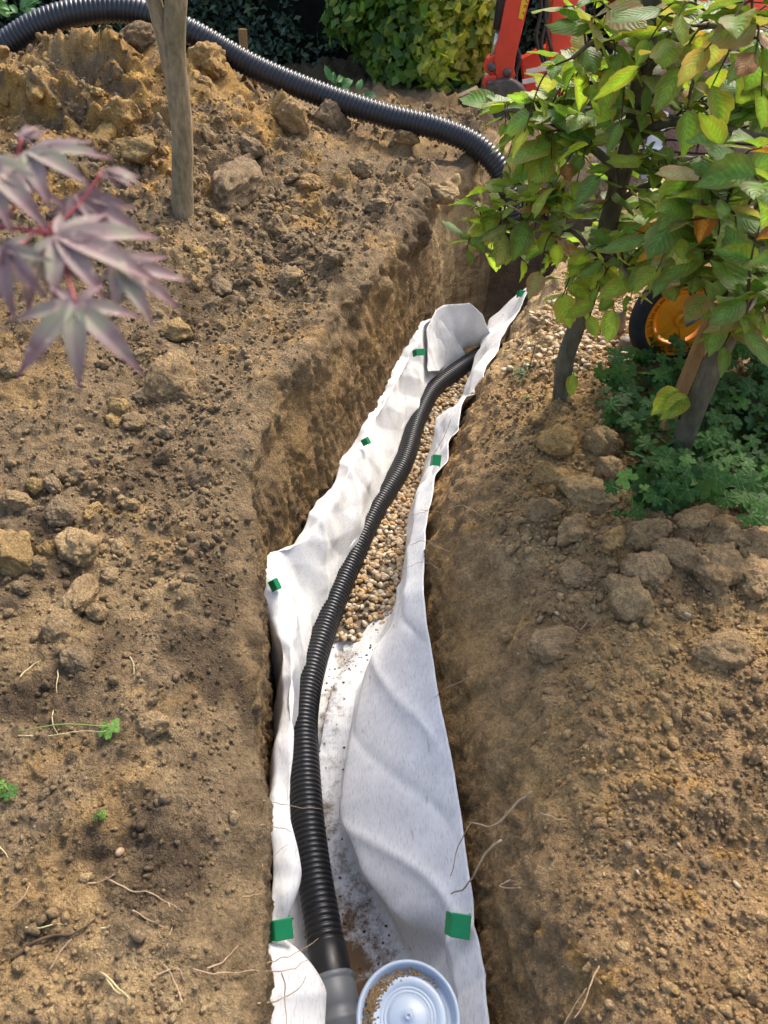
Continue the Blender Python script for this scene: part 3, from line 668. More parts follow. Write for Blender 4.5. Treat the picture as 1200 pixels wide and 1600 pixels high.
for (y0, w, a_, sl) in [(.90, .03, .028, -2.2), (1.16, .03, -.018, -2.8), (1.45, .04, .026, -3.2), (1.8, .03, -.018, -2.6)]: crease(y0, .9, sl, w, a_, .66, 1.0, 1.4)
FP = FP + .45 * fold[..., None] * FN
# flat facets and hard creases of a stiff felt sheet
crum = np.zeros(len(flat))
rc = np.random.default_rng(77)
arc = np.repeat(tt[None, :] * 1.5, nS, 0).reshape(-1)
for k in range(14):
    an = rc.uniform(-1.2, 1.2); fq = rc.uniform(1.4, 5.0); ph = rc.random()
    w_ = ((arc * math.sin(an) + flat[:, 1] * math.cos(an)) * fq + ph + .35 * vnoise(flat, 1.7, 560 + k)) % 1.0
    crum += (np.abs(w_ - .5) * 2 - .5) * sstep(.0, .5, vnoise(flat, 2.3, 580 + k)) * .045 / fq
calm = 1 - .75 * (up_r[None, :] * sstep(2.3, 1.7, FY)).reshape(-1)
FP += FN * (crum * calm * (.30 + .70 * side.reshape(-1)) + .004 * fbm(flat * np.array([1, 1, .5]), 5, 3, 500) + .002 * fbm(flat * np.array([1, 1, .4]), 19, 3, 510)).reshape(nS, nT, 1)
lump_ = fbm(flat, 12, 3, 515).reshape(nS, nT); FP[..., 2] += np.where(side < .3, .012 * lump_, 0)
edge_w = (.009 * fbm(np.stack([yy * 0, yy, yy * 0], 1), 3.4, 3, 520) + .010 * fbm(np.stack([yy * 0, yy, yy * 0], 1), 14, 2, 521))
FP[..., 2] += edge_w[:, None] * np.maximum(up_l ** 3, 0)[None, :]
edge_w2 = (.009 * fbm(np.stack([yy * 0, yy, yy * 0], 1), 3.1, 3, 530)); FP[..., 2] += edge_w2[:, None] * (up_r ** 3)[None, :]
fme = mesh_np('fabric', FP.reshape(-1, 3), grid_faces(nS, nT))
floorish = np.exp(-((tt - .51) / .11) ** 2)[None, :]
dirt = floorish * (.30 + .34 * fbm(flat, 11, 4, 555).reshape(nS, nT)) * sstep(2.4, 1.7, FY) + .12 * sstep(1.1, .6, FY) * sstep(.75, .6, tt)[None, :] + .10 * floorish + .05 * sstep(.0, .5, fbm(flat, 3, 3, 557).reshape(nS, nT))
dirt = dirt + .24 * np.exp(-((tt - .65) / .06) ** 2)[None, :] * sstep(.6, .9, FY) * sstep(2.0, 1.3, FY)
dirt = dirt + .10 * np.exp(-((FY - 1.98) / .12) ** 2) * sstep(.38, .2, tt)[None, :] + .09 * sstep(.06, .0, np.minimum(tt, 1 - tt))[None, :]
dv = dirt.reshape(-1); colattr(fme, np.stack([dv, dv, dv], 1))
lining = mk('fabric_lining', fme, M_fab); sl_ = lining.modifiers.new('thick', 'SOLIDIFY'); sl_.thickness = .003; sl_.offset = 0
tag(lining, 'white geotextile sheet lining the trench with both edges standing up', 'fabric')
# end flap closing the far end of the lining
nu, nv = 60, 40
flapV = np.zeros((nu, nv, 3))
def poly(pts_, n_):
    P_ = np.array(pts_, float); d_ = np.concatenate([[0], np.cumsum(np.linalg.norm(np.diff(P_, axis=0), axis=1))]); t_ = np.linspace(0, d_[-1], n_)
    return np.stack([np.interp(t_, d_, P_[:, k]) for k in range(3)], 1)
top = poly([(.235, 3.80, -.325), (.285, 3.97, -.285), (.34, 4.02, -.275), (.50, 4.10, -.30), (.575, 4.06, -.35), (.64, 4.02, -.47)], nu)
bot = poly([(.25, 3.66, -.50), (.32, 3.80, -.58), (.40, 3.98, -.60), (.50, 4.10, -.58), (.58, 4.12, -.56), (.64, 4.08, -.56)], nu)
for k in range(nv):
    t_ = k / (nv - 1); flapV[:, k] = top * (1 - t_) + bot * t_
    flapV[:, k, 2] -= .03 * math.sin(t_ * math.pi)
fl = flapV.reshape(-1, 3); gn = grid_normals(flapV)
flapV += gn * ((.016 * fbm(fl, 6, 3, 540) + .02 * np.abs(fbm(fl * np.array([1, 1, .4]), 9, 2, 545))).reshape(nu, nv, 1))
fm2 = mesh_np('end_flap', flapV.reshape(-1, 3), grid_faces(nu, nv)); colattr(fm2, np.full((nu * nv, 3), .06))
ef = mk('end_flap', fm2, M_fab, lining); s2 = ef.modifiers.new('thick', 'SOLIDIFY'); s2.thickness = .003
ef['label'] = 'folded fabric end flap curling across the far end'

Vs = []; Fs = []; off = 0; rs = random.Random(5)
for k in range(900):
    r_i = int(np.searchsorted(yy, rs.choice([rs.gauss(.78, .14), rs.gauss(1.2, .25), rs.gauss(1.75, .12)]))); c_i = int(nT * min(.98, max(.3, rs.choice([rs.gauss(.48, .05), rs.gauss(.50, .06), rs.gauss(.60, .05)]))))
    if not 5 < r_i < nS - 5: continue
    BV, BF = tinysets[k % 6]; s_ = .0009 + .005 * rs.random() ** 4; Vs.append(BV * s_ + FP[r_i, c_i] + np.array([rs.gauss(0, .004), rs.gauss(0, .004), s_ * .5])); Fs.append(BF + off); off += len(BV)
sp_ = mesh_np('fallen_earth', np.concatenate(Vs), np.concatenate(Fs)); colattr(sp_, np.repeat(np.array([[.22, .14, .075]]), off, 0)); tag(mk('fallen_earth', sp_, M_soil, lining), kind='stuff')

# ------------------------------------------------------------------ drain pipe, coupling, inspection cap
def corrugated(pts, r, pitch, depth, seg=36):
    sub = 6; Q_, s = resample(pts, pitch / sub)
    ph = (s / pitch) % 1.0
    prof = np.where((ph > .12) & (ph < .62), 1.0, np.where((ph >= .78) & (ph <= .96), 0.0, .55))
    V, F = tube_vf(Q_, r - depth * (1 - prof), seg)
    return V, F
PIPE = [at_z(512, 1490, -.655), at_z(505, 1450, -.655), at_z(492, 1370, -.66), at_z(482, 1290, -.66), at_z(476, 1200, -.66), at_z(474, 1130, -.66), at_z(484, 1060, -.66), at_z(513, 965, -.66), at_z(548, 880, -.655),
        at_z(585, 800, -.65), at_z(628, 728, -.645), at_z(652, 655, -.635), at_z(675, 612, -.62), at_z(710, 582, -.61), at_z(742, 560, -.61), at_z(775, 540, -.63)]
V, F = corrugated(PIPE, .051, .0165, .0065)
mb = MB(); mb.add(V, F)
pipe_e = empty('drain_pipe', PIPE[0]); tag(pipe_e, 'black corrugated drain pipe lying along the bottom of the lined trench', 'drain pipe')
po = mb.build('corrugated_tube', M_pipe, None, True); po.parent = pipe_e; po.matrix_parent_inverse = Matrix.Translation(-Vector(PIPE[0]))
ax = (Vector(PIPE[0]) - Vector(PIPE[1])).normalized(); p0 = Vector(PIPE[0])
def along(prof, start):
    M_ = ax.to_track_quat('Z', 'Y').to_matrix()
    m_ = MB(); m_.lathe(prof, start, 40, M_, True); return m_
o = along([(.050, -.02), (.0535, -.018), (.0535, .062), (.0525, .066), (.0505, .066)], p0).build('sleeve', M_pipe, None, True); o.parent = pipe_e; o.matrix_parent_inverse = Matrix.Translation(-p0)
o['label'] = 'smooth black pipe end sleeve'
cp0 = p0 + ax * .06
coup = along([(.050, 0), (.0575, 0), (.060, .004), (.060, .012), (.0565, .017), (.0565, .020), (.059, .025), (.059, .072), (.0555, .077), (.0555, .098), (.059, .103), (.059, .112), (.0555, .117), (.0555, .30)], cp0).build('pipe_coupling', M_coup, None, True)
tag(coup, 'grey plastic pipe coupling joining the black pipe to the round shaft', 'coupling')
# yellow strip seen under the coupling
CX = at_z(638, 1588, -.165); cr = .104
cap_e = empty('inspection_shaft', (CX.x, CX.y, -.76)); tag(cap_e, 'blue grey round inspection shaft with ringed lid at the near end', 'inspection shaft')
m_ = MB(); m_.lathe([(.094, 0), (.094, .53), (.099, .535), (.099, .582)], (0, 0, 0), 56, None, False); m_.build('shaft_tube', M_coup, cap_e, True)
lid = MB(); zt = .595
lid.lathe([(cr - .004, zt - .035), (cr, zt - .03), (cr, zt - .004), (cr - .003, zt), (cr - .007, zt), (cr - .010, zt - .004), (cr - .014, zt - .020), (cr - .022, zt - .023), (cr - .026, zt - .019), (cr - .028, zt - .012), (cr - .031, zt - .0105),
           (.058, zt - .0105), (.0565, zt - .0125), (.055, zt - .0105), (.052, zt - .0105), (.0505, zt - .0125), (.049, zt - .0105), (.045, zt - .0095), (.0435, zt - .0115), (.042, zt - .009), (.034, zt - .006), (.02, zt - .0025), (.0065, zt - .001), (.006, zt + .001), (.004, zt + .001), (.0035, zt - .002), (.001, zt - .002)], (0, 0, 0), 72, None, True)
ld = lid.build('lid', M_cap, cap_e, True)
# crumbs of sand caught in the lid's groove
pts = []; 
for k in range(420):
    th = R(random.gauss(150, 24)); rr = random.gauss(.079, .006)
    pts.append((rr * math.cos(th), rr * math.sin(th), zt - .0105))
for k in range(60):
    th = R(random.uniform(40, 100)); rr = random.gauss(.082, .002); pts.append((rr * math.cos(th), rr * math.sin(th), zt - .011))
Vs = []; Fs = []
for k, q_ in enumerate(pts):
    s_ = random.uniform(.0012, .0034); BV, BF = smallsets[k % 6]; Vs.append(BV * s_ + np.array(q_)); Fs.append(BF + k * len(BV))
cm = mesh_np('sand_crumbs', np.concatenate(Vs), np.concatenate(Fs)); colattr(cm, np.full((len(pts) * len(smallsets[0][0]), 3), 1.0) * np.array([[.36, .24, .12]]))
tag(mk('sand_crumbs', cm, M_soil, ld), kind='stuff')

# ------------------------------------------------------------------ gravel in the trench
M_peb, N, L, B = mat('pebble')
oi = N.new('ShaderNodeObjectInfo'); aa = N.new('ShaderNodeAttribute'); aa.attribute_name = 'tint'
n_ = noise_node(N, L, 60, 4, .6, geo_pos(N)); rr_ = ramp(N, L, n_.outputs[0], [(.3, (.75, .73, .7)), (.7, (1.2, 1.2, 1.2))])
L.new(mixc(N, L, 1.0, aa.outputs['Color'], rr_.outputs[0], 'MULTIPLY'), B.inputs['Base Color']); B.inputs['Roughness'].default_value = .6
B.inputs['Specular IOR Level'].default_value = .35
PEB = []
pebcols = [(.40, .27, .13), (.34, .24, .14), (.46, .35, .21), (.30, .22, .14), (.38, .31, .22), (.50, .42, .30), (.26, .17, .09), (.42, .25, .10)]
pebpale = [(.36, .26, .15), (.40, .30, .175), (.32, .23, .13), (.42, .33, .21), (.27, .19, .11), (.38, .26, .12)]
def pebset(cols, nm):
    out = []
    for k in range(16):
        W = lump(I2, 700 + k, .12, (1, .72 + .2 * random.random(), .5 + .25 * random.random()), 3)
        me = mesh_np('pebble', W, F2); colattr(me, np.repeat(np.array([cols[k % len(cols)]]), len(W), 0)); me.materials.append(M_peb); out.append(me)
    return out
PT = pebset(pebcols, 'a'); PH = pebset(pebpale, 'b')
def pebbles(root, spots, meshes, nmax=300):
    """spots: (point, size); the largest in the picture are single objects, the rest one part"""
    spots.sort(key=lambda s: -s[1] / max(.2, (Vector(s[0]) - CAM).dot(FWD)))
    inv_ = Matrix.Translation(-root.location)
    for (p_, s) in spots[:nmax]:
        o = bpy.data.objects.new('pebble', random.choice(meshes)); link(o, root); o.location = Vector(p_) - root.location
        o.rotation_mode = 'QUATERNION'; o.rotation_quaternion = rand_rot(None, .6); o.scale = (s, s, s)
    rest = spots[nmax:]
    if rest:
        Vs = []; Fs = []; Cs = []; off = 0
        for (p_, s) in rest:
            k = random.randrange(6); BV, BF = smallsets[k]; q_ = rand_rot(None, .8).to_matrix()
            Vs.append(BV @ np.array(q_).T * s + np.array(Vector(p_) - root.location)); Fs.append(BF + off); off += len(BV)
            Cs.append(np.repeat(np.array([random.choice(pebcols)]), len(BV), 0))
        me = mesh_np('fine_gravel', np.concatenate(Vs), np.concatenate(Fs)); colattr(me, np.concatenate(Cs)); tag(mk('fine_gravel', me, M_peb, root), kind='stuff')
gb = empty('gravel_bed', (0, 2.6, -.72)); tag(gb, 'bed of tan pebbles under the black pipe inside the lined trench', 'gravel', kind='stuff')
spots = []
yi = 1.78
lx = lambda yv: np.interp(yv, ys, sec[:, 4, 0]); rx = lambda yv: np.interp(yv, ys, sec[:, 6, 0])
for _ in range(1900):
    yv = 1.85 + 2.2 * random.random() ** .9; a_ = lx(yv) - .03; b_ = rx(yv) + .02
    x_ = random.uniform(a_, b_); s = random.uniform(.009, .018)
    zt_ = -.70 + .03 * sstep(1.85, 2.2, np.array(yv)) + .03 * sstep(3.0, 3.8, np.array(yv)) + random.uniform(-.008, .010)
    if yv < 2.0 and random.random() > (yv - 1.8) / .2: continue
    spots.append(((x_, yv, float(zt_)), s))
bedm = np.array([[a_, y_, z_] for y_ in np.linspace(1.9, 4.1, 30) for (a_, z_) in ((lx(y_) - .05, -.69 + .028 * float(sstep(1.9, 2.2, np.array(y_))) + .03 * float(sstep(3, 3.8, np.array(y_))) - .012), (rx(y_) + .03, -.69 + .028 * float(sstep(1.9, 2.2, np.array(y_))) + .03 * float(sstep(3, 3.8, np.array(y_))) - .012))]) - np.array(gb.location)
bm_ = mesh_np('bed_base', bedm, grid_faces(30, 2)); colattr(bm_, np.repeat(np.array([[.10, .07, .04]]), len(bedm), 0)); mk('bed_base', bm_, M_peb, gb)
pebbles(gb, spots, PT)
# pale gravel heap on the right bank
gh = empty('gravel_heap', (.95, 3.4, .1)); tag(gh, 'spread heap of pale pebbles on the right bank behind the small tree', 'gravel', kind='stuff')
spots = []
for _ in range(520):
    u = random.gauss(905, 58); v = random.gauss(528, 34)
    if not (790 < u < 1000 and 465 < v < 585): continue
    p_, n_v = ground_px(u, v, 5)
    if p_.y < 2.6 or p_.x < np.interp(p_.y, YT, XR) + .03: continue
    spots.append((tuple(p_ + Vector((random.gauss(0, .02), random.gauss(0, .03), -.002))), random.uniform(.009, .019) * (1.0 if random.random() > .1 else 1.5)))
pebbles(gh, spots, PH, 300)
for (u, v, s) in [(797, 577, .022), (988, 645, .02), (1075, 868, .013), (845, 970, .013), (1070, 962, .014), (870, 960, .01), (930, 950, .01), (190, 1335, .012), (1192, 1185, .008), (1150, 1380, .01), (980, 1322, .008), (1060, 1320, .008), (995, 1360, .007)]:
    p_, n_v = ground_px(u, v); o = bpy.data.objects.new('pebble', random.choice(PH)); link(o, ground); o.location = p_ + n_v * s * .35; o.rotation_euler = (random.random(), random.random(), random.random() * 6); o.scale = (s, s, s)

# ------------------------------------------------------------------ green clips on the fabric edges
def clip(u, v, z, size, rz, tilt, label):
    p_ = at_z(u, v, z); e = empty('green_clip', p_); e.rotation_euler = (tilt[0], tilt[1], rz)
    w, t_, h = size
    # folded channel: one broad face, a bent side wing and a short return
    m_ = MB(); m_.box((0, 0, 0), (w, t_, h)); m_.build('face', M_green, e, False, .002)
    m_ = MB(); M_ = Matrix.Rotation(R(-62), 3, 'Z'); m_.box((-w / 2 - .0055, .0115, 0), (.028, t_ - .001, h - .002), M_); m_.build('side_wing', M_green, e, False, .002)
    m_ = MB(); m_.box((w / 2 - .003, .011, 0), (t_, .02, h), None); m_.build('return_edge', M_green, e, False, .001)
    tag(e, label, 'clip', 'green clips along the fabric edges'); return e
clip(720, 1447, -.315, (.046, .006, .052), R(-8), (R(-58), 0), 'large green clip on the right fabric edge just above the round shaft')
clip(443, 1452, -.325, (.044, .006, .046), R(14), (R(-55), R(8)), 'green clip on the left fabric edge beside the pipe sleeve')
clip(433, 912, -.28, (.018, .005, .040), R(35), (R(-50), 0), 'green clip on the left fabric edge at the bend of the trench')
clip(575, 688, -.31, (.018, .005, .032), R(40), (R(-45), 0), 'green clip on the left fabric edge opposite the mid right clip')
clip(657, 550, -.29, (.048, .006, .036), R(10), (R(-45), 0), 'green clip on the left fabric edge nearest the far end')
clip(683, 719, -.29, (.032, .005, .048), R(-10), (R(-50), 0), 'green clip halfway along the right fabric edge near thin roots')
clip(818, 459, -.26, (.05, .006, .04), R(-10), (R(-40), 0), 'small green clip at the far top end of the right fabric strip')

# ------------------------------------------------------------------ thick hose over the heap
HP = [at_y(-120, 160, 4.85), at_y(-50, 110, 4.85), at_y(5, 72, 4.9), at_y(60, 38, 4.95), at_y(130, 18, 5.0), at_y(210, 17, 5.05), at_y(290, 46, 5.05), at_y(400, 106, 5.05), at_y(500, 147, 5.02), at_y(600, 180, 4.98), at_y(690, 203, 4.95),
      at_y(745, 228, 4.92), at_y(778, 262, 4.88), at_y(796, 310, 4.85), at_y(806, 370, 4.85)]
V, F = corrugated(HP, .069, .025, .008, 32); m_ = MB(); m_.add(V, F); hose = m_.build('hose', M_hose, None, True)
tag(hose, 'thick black ribbed hose running over the top of the soil heap', 'hose')

# ------------------------------------------------------------------ trees
def limb(parent, name, pts, r0, r1, matl, seg=12, n=40, knob=.06, seed=0):
    Q_ = smooth_path(pts, n); t_ = np.linspace(0, 1, n)
    rad = (r0 + (r1 - r0) * t_) * (1 + knob * fbm(Q_ + seed, 7, 2, 600 + seed))
    m_ = MB(); m_.tube(Q_ - np.array(parent.location), rad, seg)
    return m_.build(name, matl, parent, True)
base, _ = ground_px(284, 332)
slim = empty('slim_tree', base); tag(slim, 'slim bare grey brown tree trunk standing in the soil heap', 'tree')
ty = base.y
limb(slim, 'trunk', [base - Vector((0, 0, .25)), base, at_y(285, 270, ty), at_y(285, 215, ty), at_y(279, 150, ty), at_y(272, 85, ty), at_y(273, 30, ty), at_y(275, 0, ty), at_y(268, -120, ty), at_y(280, -300, ty)], .051, .045, M_bark, 22, 90, .10, 1)
limb(slim, 'side_stem', [at_y(268, 120, ty), at_y(258, 70, ty), at_y(248, 30, ty), at_y(241, 0, ty), at_y(222, -80, ty), at_y(190, -300, ty)], .032, .028, M_bark, 14, 30, .06, 2)
# beech leaves
def leaf_mesh(name, L_, W_, fold_=.25, droop=.25, wave=.05, nl=9, nw=2, matl=None):
    V = []; UV = []
    for i in range(nl + 1):
        v = i / nl; w = W_ / 2 * (math.sin(math.pi * min(1, v ** .82)) ** .75) * (1 - .12 * v) if 0 < i < nl else .0015
        for j in range(-nw, nw + 1):
            a_ = j / nw; x = a_ * w; zf = abs(x) * fold_ - droop * L_ * v * v + wave * L_ * math.sin(v * 9 + (1 if a_ > 0 else 2.2) * 1.7) * abs(a_) * .5
            V.append((x, v * L_ + (abs(a_) * .04 * L_ * math.sin(v * 26)), zf)); UV.append((a_, v))
    F = [tuple(f) for f in grid_faces(nl + 1, 2 * nw + 1)]
    me = bpy.data.meshes.new(name); me.from_pydata(V, [], F); me.update(); me.polygons.foreach_set('use_smooth', np.ones(len(F), bool))
    ul = me.uv_layers.new(name='UVMap'); vi = np.zeros(len(me.loops), np.int32); me.loops.foreach_get('vertex_index', vi)
    ul.data.foreach_set('uv', np.array(UV, np.float32)[vi].ravel())
    if matl: me.materials.append(matl)
    return me
LM = [leaf_material('beech_green', [(.11, .215, .04), (.18, .31, .06), (.125, .245, .06), (.25, .36, .08)], trans=.45, edge=(.16, .12, .03, .5)),
      leaf_material('beech_lime', [(.24, .35, .045), (.30, .40, .06), (.20, .33, .05)], trans=.55, edge=(.3, .22, .05, .6)),
      leaf_material('beech_bronze', [(.30, .31, .11), (.36, .31, .16), (.25, .28, .09)], trans=.45, edge=(.38, .22, .10, .7)),
      leaf_material('beech_orange', [(.38, .19, .04), (.34, .13, .03), (.42, .25, .05)], edge=(.2, .07, .02, .8))]
LEAVES = [[leaf_mesh('leaf', .122 * s, .088 * s, f_, d_, .05, 9, 2, m_) for (s, f_, d_) in ((1, .2, .10), (.9, .4, .2), (1.05, .08, .04), (.7, .28, .12), (.92, -.15, .08), (.5, .45, .2))] for m_ in LM]
def leaf_at(parent, p_, d_, n_, size=1.0, kindw=(.62, .2, .14, .04), name='leaf', meshes=LEAVES):
    k = random.choices(range(4), kindw)[0]; me = random.choice(meshes[k])
    y_ = Vector(d_).normalized(); x_ = y_.cross(Vector(n_)); x_ = x_.normalized() if x_.length > 1e-3 else Vector((1, 0, 0)); z_ = x_.cross(y_)
    M_ = Matrix((x_, y_, z_)).transposed().to_4x4(); M_ = Matrix.Translation(Vector(p_) - parent.location) @ M_ @ Matrix.Diagonal((size * random.uniform(.72, 1.12), size, size * random.uniform(.4, 1.8), 1))
    o = bpy.data.objects.new(name, me); link(o, parent); o.matrix_local = M_; return o
MASS = {}
M_beechmass = leaf_material('beech_mass', [(0, 0, 0)], trans=.4, attr=True, edge=(.16, .12, .03, .4))
def mass_leaf(parent, p_, d_, n_, size, kindw):
    """a leaf that joins the part holding the leaves past the first 300"""
    k = random.choices(range(4), kindw)[0]; me = random.choice(LEAVES[k])
    y_ = Vector(d_).normalized(); x_ = y_.cross(Vector(n_)); x_ = x_.normalized() if x_.length > 1e-3 else Vector((1, 0, 0)); z_ = x_.cross(y_)
    V = np.array([v.co[:] for v in me.vertices]) * size @ np.array([x_[:], y_[:], z_[:]]) + np.array(Vector(p_) - parent.location)
    ul = np.zeros(len(me.loops) * 2, np.float32); me.uv_layers[0].data.foreach_get('uv', ul)
    col = random.choice([[(.11, .215, .04), (.18, .31, .06), (.25, .36, .08)], [(.24, .35, .045), (.30, .40, .06)], [(.30, .31, .11), (.25, .28, .09)], [(.38, .19, .04)]][k])
    MASS.setdefault(parent.name, []).append((V, [tuple(p.vertices) for p in me.polygons], ul, col))
def build_mass(parent):
    m_ = MB(); U = []; C_ = []
    for (V, F, ul, col) in MASS[parent.name]: m_.add(V, F); U.append(ul); C_.append(np.repeat(np.array([col]) * random.uniform(.8, 1.2), len(V), 0))
    o = m_.build('leaf_mass', M_beechmass, parent, True); u_ = o.data.uv_layers.new(name='UVMap'); u_.data.foreach_set('uv', np.concatenate(U)); colattr(o.data, np.concatenate(C_)); tag(o, kind='stuff')
def twig(parent, start, tip, nleaf, r=.004, size=1.0, kindw=(.62, .2, .14, .04), sag=.03, put=None):
    put = put or leaf_at
    a_ = Vector(start); b_ = Vector(tip); m_ = (a_ + b_) / 2 + Vector((random.uniform(-.03, .03), random.uniform(-.03, .03), sag + random.uniform(0, .03)))
    Q_ = smooth_path([a_, m_, b_], 16); mb_ = MB(); mb_.tube(Q_ - np.array(parent.location), np.linspace(r, r * .4, 16), 6); mb_.build('twig', M_twig, parent, True)
    L_ = (b_ - a_).length
    for k in range(nleaf):
        t_ = 1 - (k / max(1, nleaf)) * min(1, .30 / max(L_, .05)) * 1.1 if nleaf > 1 else 1
        t_ = max(.25, t_); i = min(14, int(t_ * 15)); p_ = Vector(Q_[i]); d = Vector(Q_[i + 1] - Q_[i]).normalized()
        side = 1 if k % 2 else -1; lat = d.cross(Vector((0, 0, 1))); lat = lat.normalized() if lat.length > .1 else Vector((1, 0, 0))
        dd = d * (.9 if k == 0 else .5) + lat * side * (0 if k == 0 else .9) + Vector((random.uniform(-.6, .6), random.uniform(-.6, .6), random.uniform(-.25, .3)))
        nn = Vector((random.gauss(0, .42), random.gauss(-.12, .42), 1))
        put(parent, p_, dd, nn, size * random.uniform(.75, 1.15), kindw)
# --- the beech by the trench
bA, _ = ground_px(876, 622); yA = bA.y
beech = empty('beech_tree', bA); tag(beech, 'young beech tree with curved slim trunk growing on the trench bank', 'tree', 'young beech trees right of the trench')
TA = [bA - Vector((0, 0, .2)), bA, at_y(884, 560, yA), at_y(905, 500, yA), at_y(932, 420, yA - .02), at_y(958, 320, yA - .04), at_y(985, 220, yA - .06), at_y(1003, 120, yA - .08), at_y(1018, 0, yA - .1), at_y(1035, -200, yA - .1), at_y(1045, -420, yA - .1)]
limb(beech, 'trunk', TA, .034, .025, M_barkD, 16, 70, .07, 5)
BR_A = [[TA[5], at_y(950, 255, yA - .1), at_y(905, 218, yA - .08), at_y(860, 190, yA), at_y(800, 172, yA + .05), at_y(770, 175, yA + .1)],
        [TA[6], at_y(1040, 192, yA - .15), at_y(1110, 196, yA - .3), at_y(1190, 214, yA - .5), at_y(1300, 240, yA - .6)],
        [TA[4], at_y(905, 370, yA - .1), at_y(850, 340, yA - .05), at_y(790, 350, yA), at_y(740, 380, yA)],
        [TA[7], at_y(970, 80, yA - .2), at_y(930, 65, yA - .25), at_y(895, 90, yA - .2)],
        [TA[7], at_y(1060, 60, yA - .3), at_y(1110, 40, yA - .5), at_y(1170, 60, yA - .7)],
        [TA[4], at_y(960, 400, yA - .25), at_y(975, 420, yA - .4), at_y(985, 440, yA - .5)],
        [TA[5], at_y(1010, 290, yA - .2), at_y(1060, 300, yA - .4), at_y(1110, 320, yA - .55)]]
BR_A[0] = [Vector(q_) for q_ in BR_A[0]]
for k, b in enumerate(BR_A): limb(beech, 'branch', b, .016 if k < 2 else .010, .005, M_barkD, 8, 30, .05, 20 + k)
def near_branch(brs, p_):
    best = None; bd = 9
    for b in brs:
        for q_ in smooth_path(b, 24):
            d = (Vector(q_) - p_).length
            if d < bd: bd = d; best = Vector(q_)
    return best
tipsA = [(790,195,.05),(735,330,-.02),(728,395,-.1),(765,350,0),(800,395,-.1),(842,432,-.2),(830,300,0),(862,250,-.1),(805,235,.08),(880,330,-.2),(912,400,-.3),(878,465,-.2),
         (930,455,-.3),(985,470,-.4),(960,385,-.4),(935,330,-.2),(1010,300,-.3),(1040,360,-.4),(900,120,-.2),(880,10,-.2),(930,60,-.3),(955,15,-.4),(1010,70,-.4),(1060,25,-.6),(995,110,-.5),
         (1060,110,-.5),(1100,80,-.7),(1145,30,-.8),(1180,90,-.8),(1110,140,-.6),(1190,150,-.7),(945,150,-.2),(900,190,-.1),(840,200,0),(870,160,.05),(800,290,0),(845,265,-.05),(880,215,-.1),(760,300,0),(1000,250,-.35),(960,110,-.3),(930,280,-.3),(860,300,-.2),(1070,180,-.6),(1030,20,-.5),(820,350,-.1),(900,290,-.2),(1010,420,-.4),(920,500,-.3),
         (850,400,-.1),(910,250,-.2),(970,200,-.3),(890,430,-.25)]
for (u, v, dy) in tipsA:
    tip = at_y(u, v, yA + dy); st = near_branch(BR_A + [TA[4:]], tip)
    if (tip - st).length > .45: st = tip + (st - tip).normalized() * .45
    kw = (.36, .32, .28, .04) if v < 120 else ((.40, .46, .10, .04) if u < 860 else (.54, .32, .11, .03))
    twig(beech, st, tip, random.choice((4, 5, 5, 6)), .0035, random.uniform(.75, .95), kw)
for k in range(190):
    u = random.uniform(800, 1380); v = random.uniform(-60, 430); dy = random.uniform(-.35, .35)
    if v > 250 and u > 1080: continue
    if u < 890 and v < 175: continue
    if u < 870 and v > 230: continue
    if 1030 < u < 1110 and 150 < v < 260: continue
    tip = at_y(u, v, yA + dy); st = near_branch(BR_A + [TA[4:]], tip)
    if (tip - st).length > .3: st = tip + (st - tip).normalized() * .3
    twig(beech, st, tip, 6, .003, random.uniform(.7, .95), (.55, .25, .15, .05), put=mass_leaf)
for (u, v) in [(745, 345), (765, 400), (790, 370), (815, 410), (835, 360), (850, 425), (870, 385), (800, 330), (770, 330), (825, 300), (860, 320), (790, 260), (815, 240), (850, 225), (895, 440), (915, 470), (950, 440), (880, 490), (960, 490), (845, 280), (870, 260), (900, 310)]:
    tip = at_y(u, v, yA + random.uniform(-.15, .1)); st = near_branch(BR_A + [TA[4:]], tip)
    if (tip - st).length > .25: st = tip + (st - tip).normalized() * .25
    twig(beech, st, tip, 5, .003, random.uniform(.6, .85), (.42, .42, .12, .04), put=mass_leaf)
build_mass(beech)
# --- the second beech, nearer the right edge
bB, _ = ground_px(1052, 730); yB = bB.y
beech2 = empty('beech_tree', bB); tag(beech2, 'thicker leaning beech tree beside a wooden stake in the green ground cover', 'tree', 'young beech trees right of the trench')
TB = [bB - Vector((0, 0, .2)), bB, at_y(1082, 650, yB), at_y(1112, 575, yB), at_y(1142, 510, yB), at_y(1172, 420, yB - .05), at_y(1205, 300, yB - .1), at_y(1240, 150, yB - .1), at_y(1260, -100, yB - .1), at_y(1270, -400, yB - .1)]
limb(beech2, 'trunk', TB, .037, .026, M_barkD, 16, 60, .07, 8)
BR_B = [[TB[5], at_y(1150, 400, yB - .2), at_y(1110, 400, yB - .3), at_y(1060, 430, yB - .2)], [TB[5], at_y(1180, 430, yB - .35), at_y(1178, 470, yB - .5), at_y(1165, 490, yB - .6)],
        [TB[6], at_y(1180, 320, yB - .3), at_y(1140, 330, yB - .4), at_y(1100, 340, yB - .4)], [TB[4], at_y(1125, 490, yB - .1), at_y(1110, 480, yB - .15), at_y(1085, 470, yB - .15)]]
for k, b in enumerate(BR_B): limb(beech2, 'branch', b, .010, .0045, M_barkD, 8, 24, .05, 40 + k)
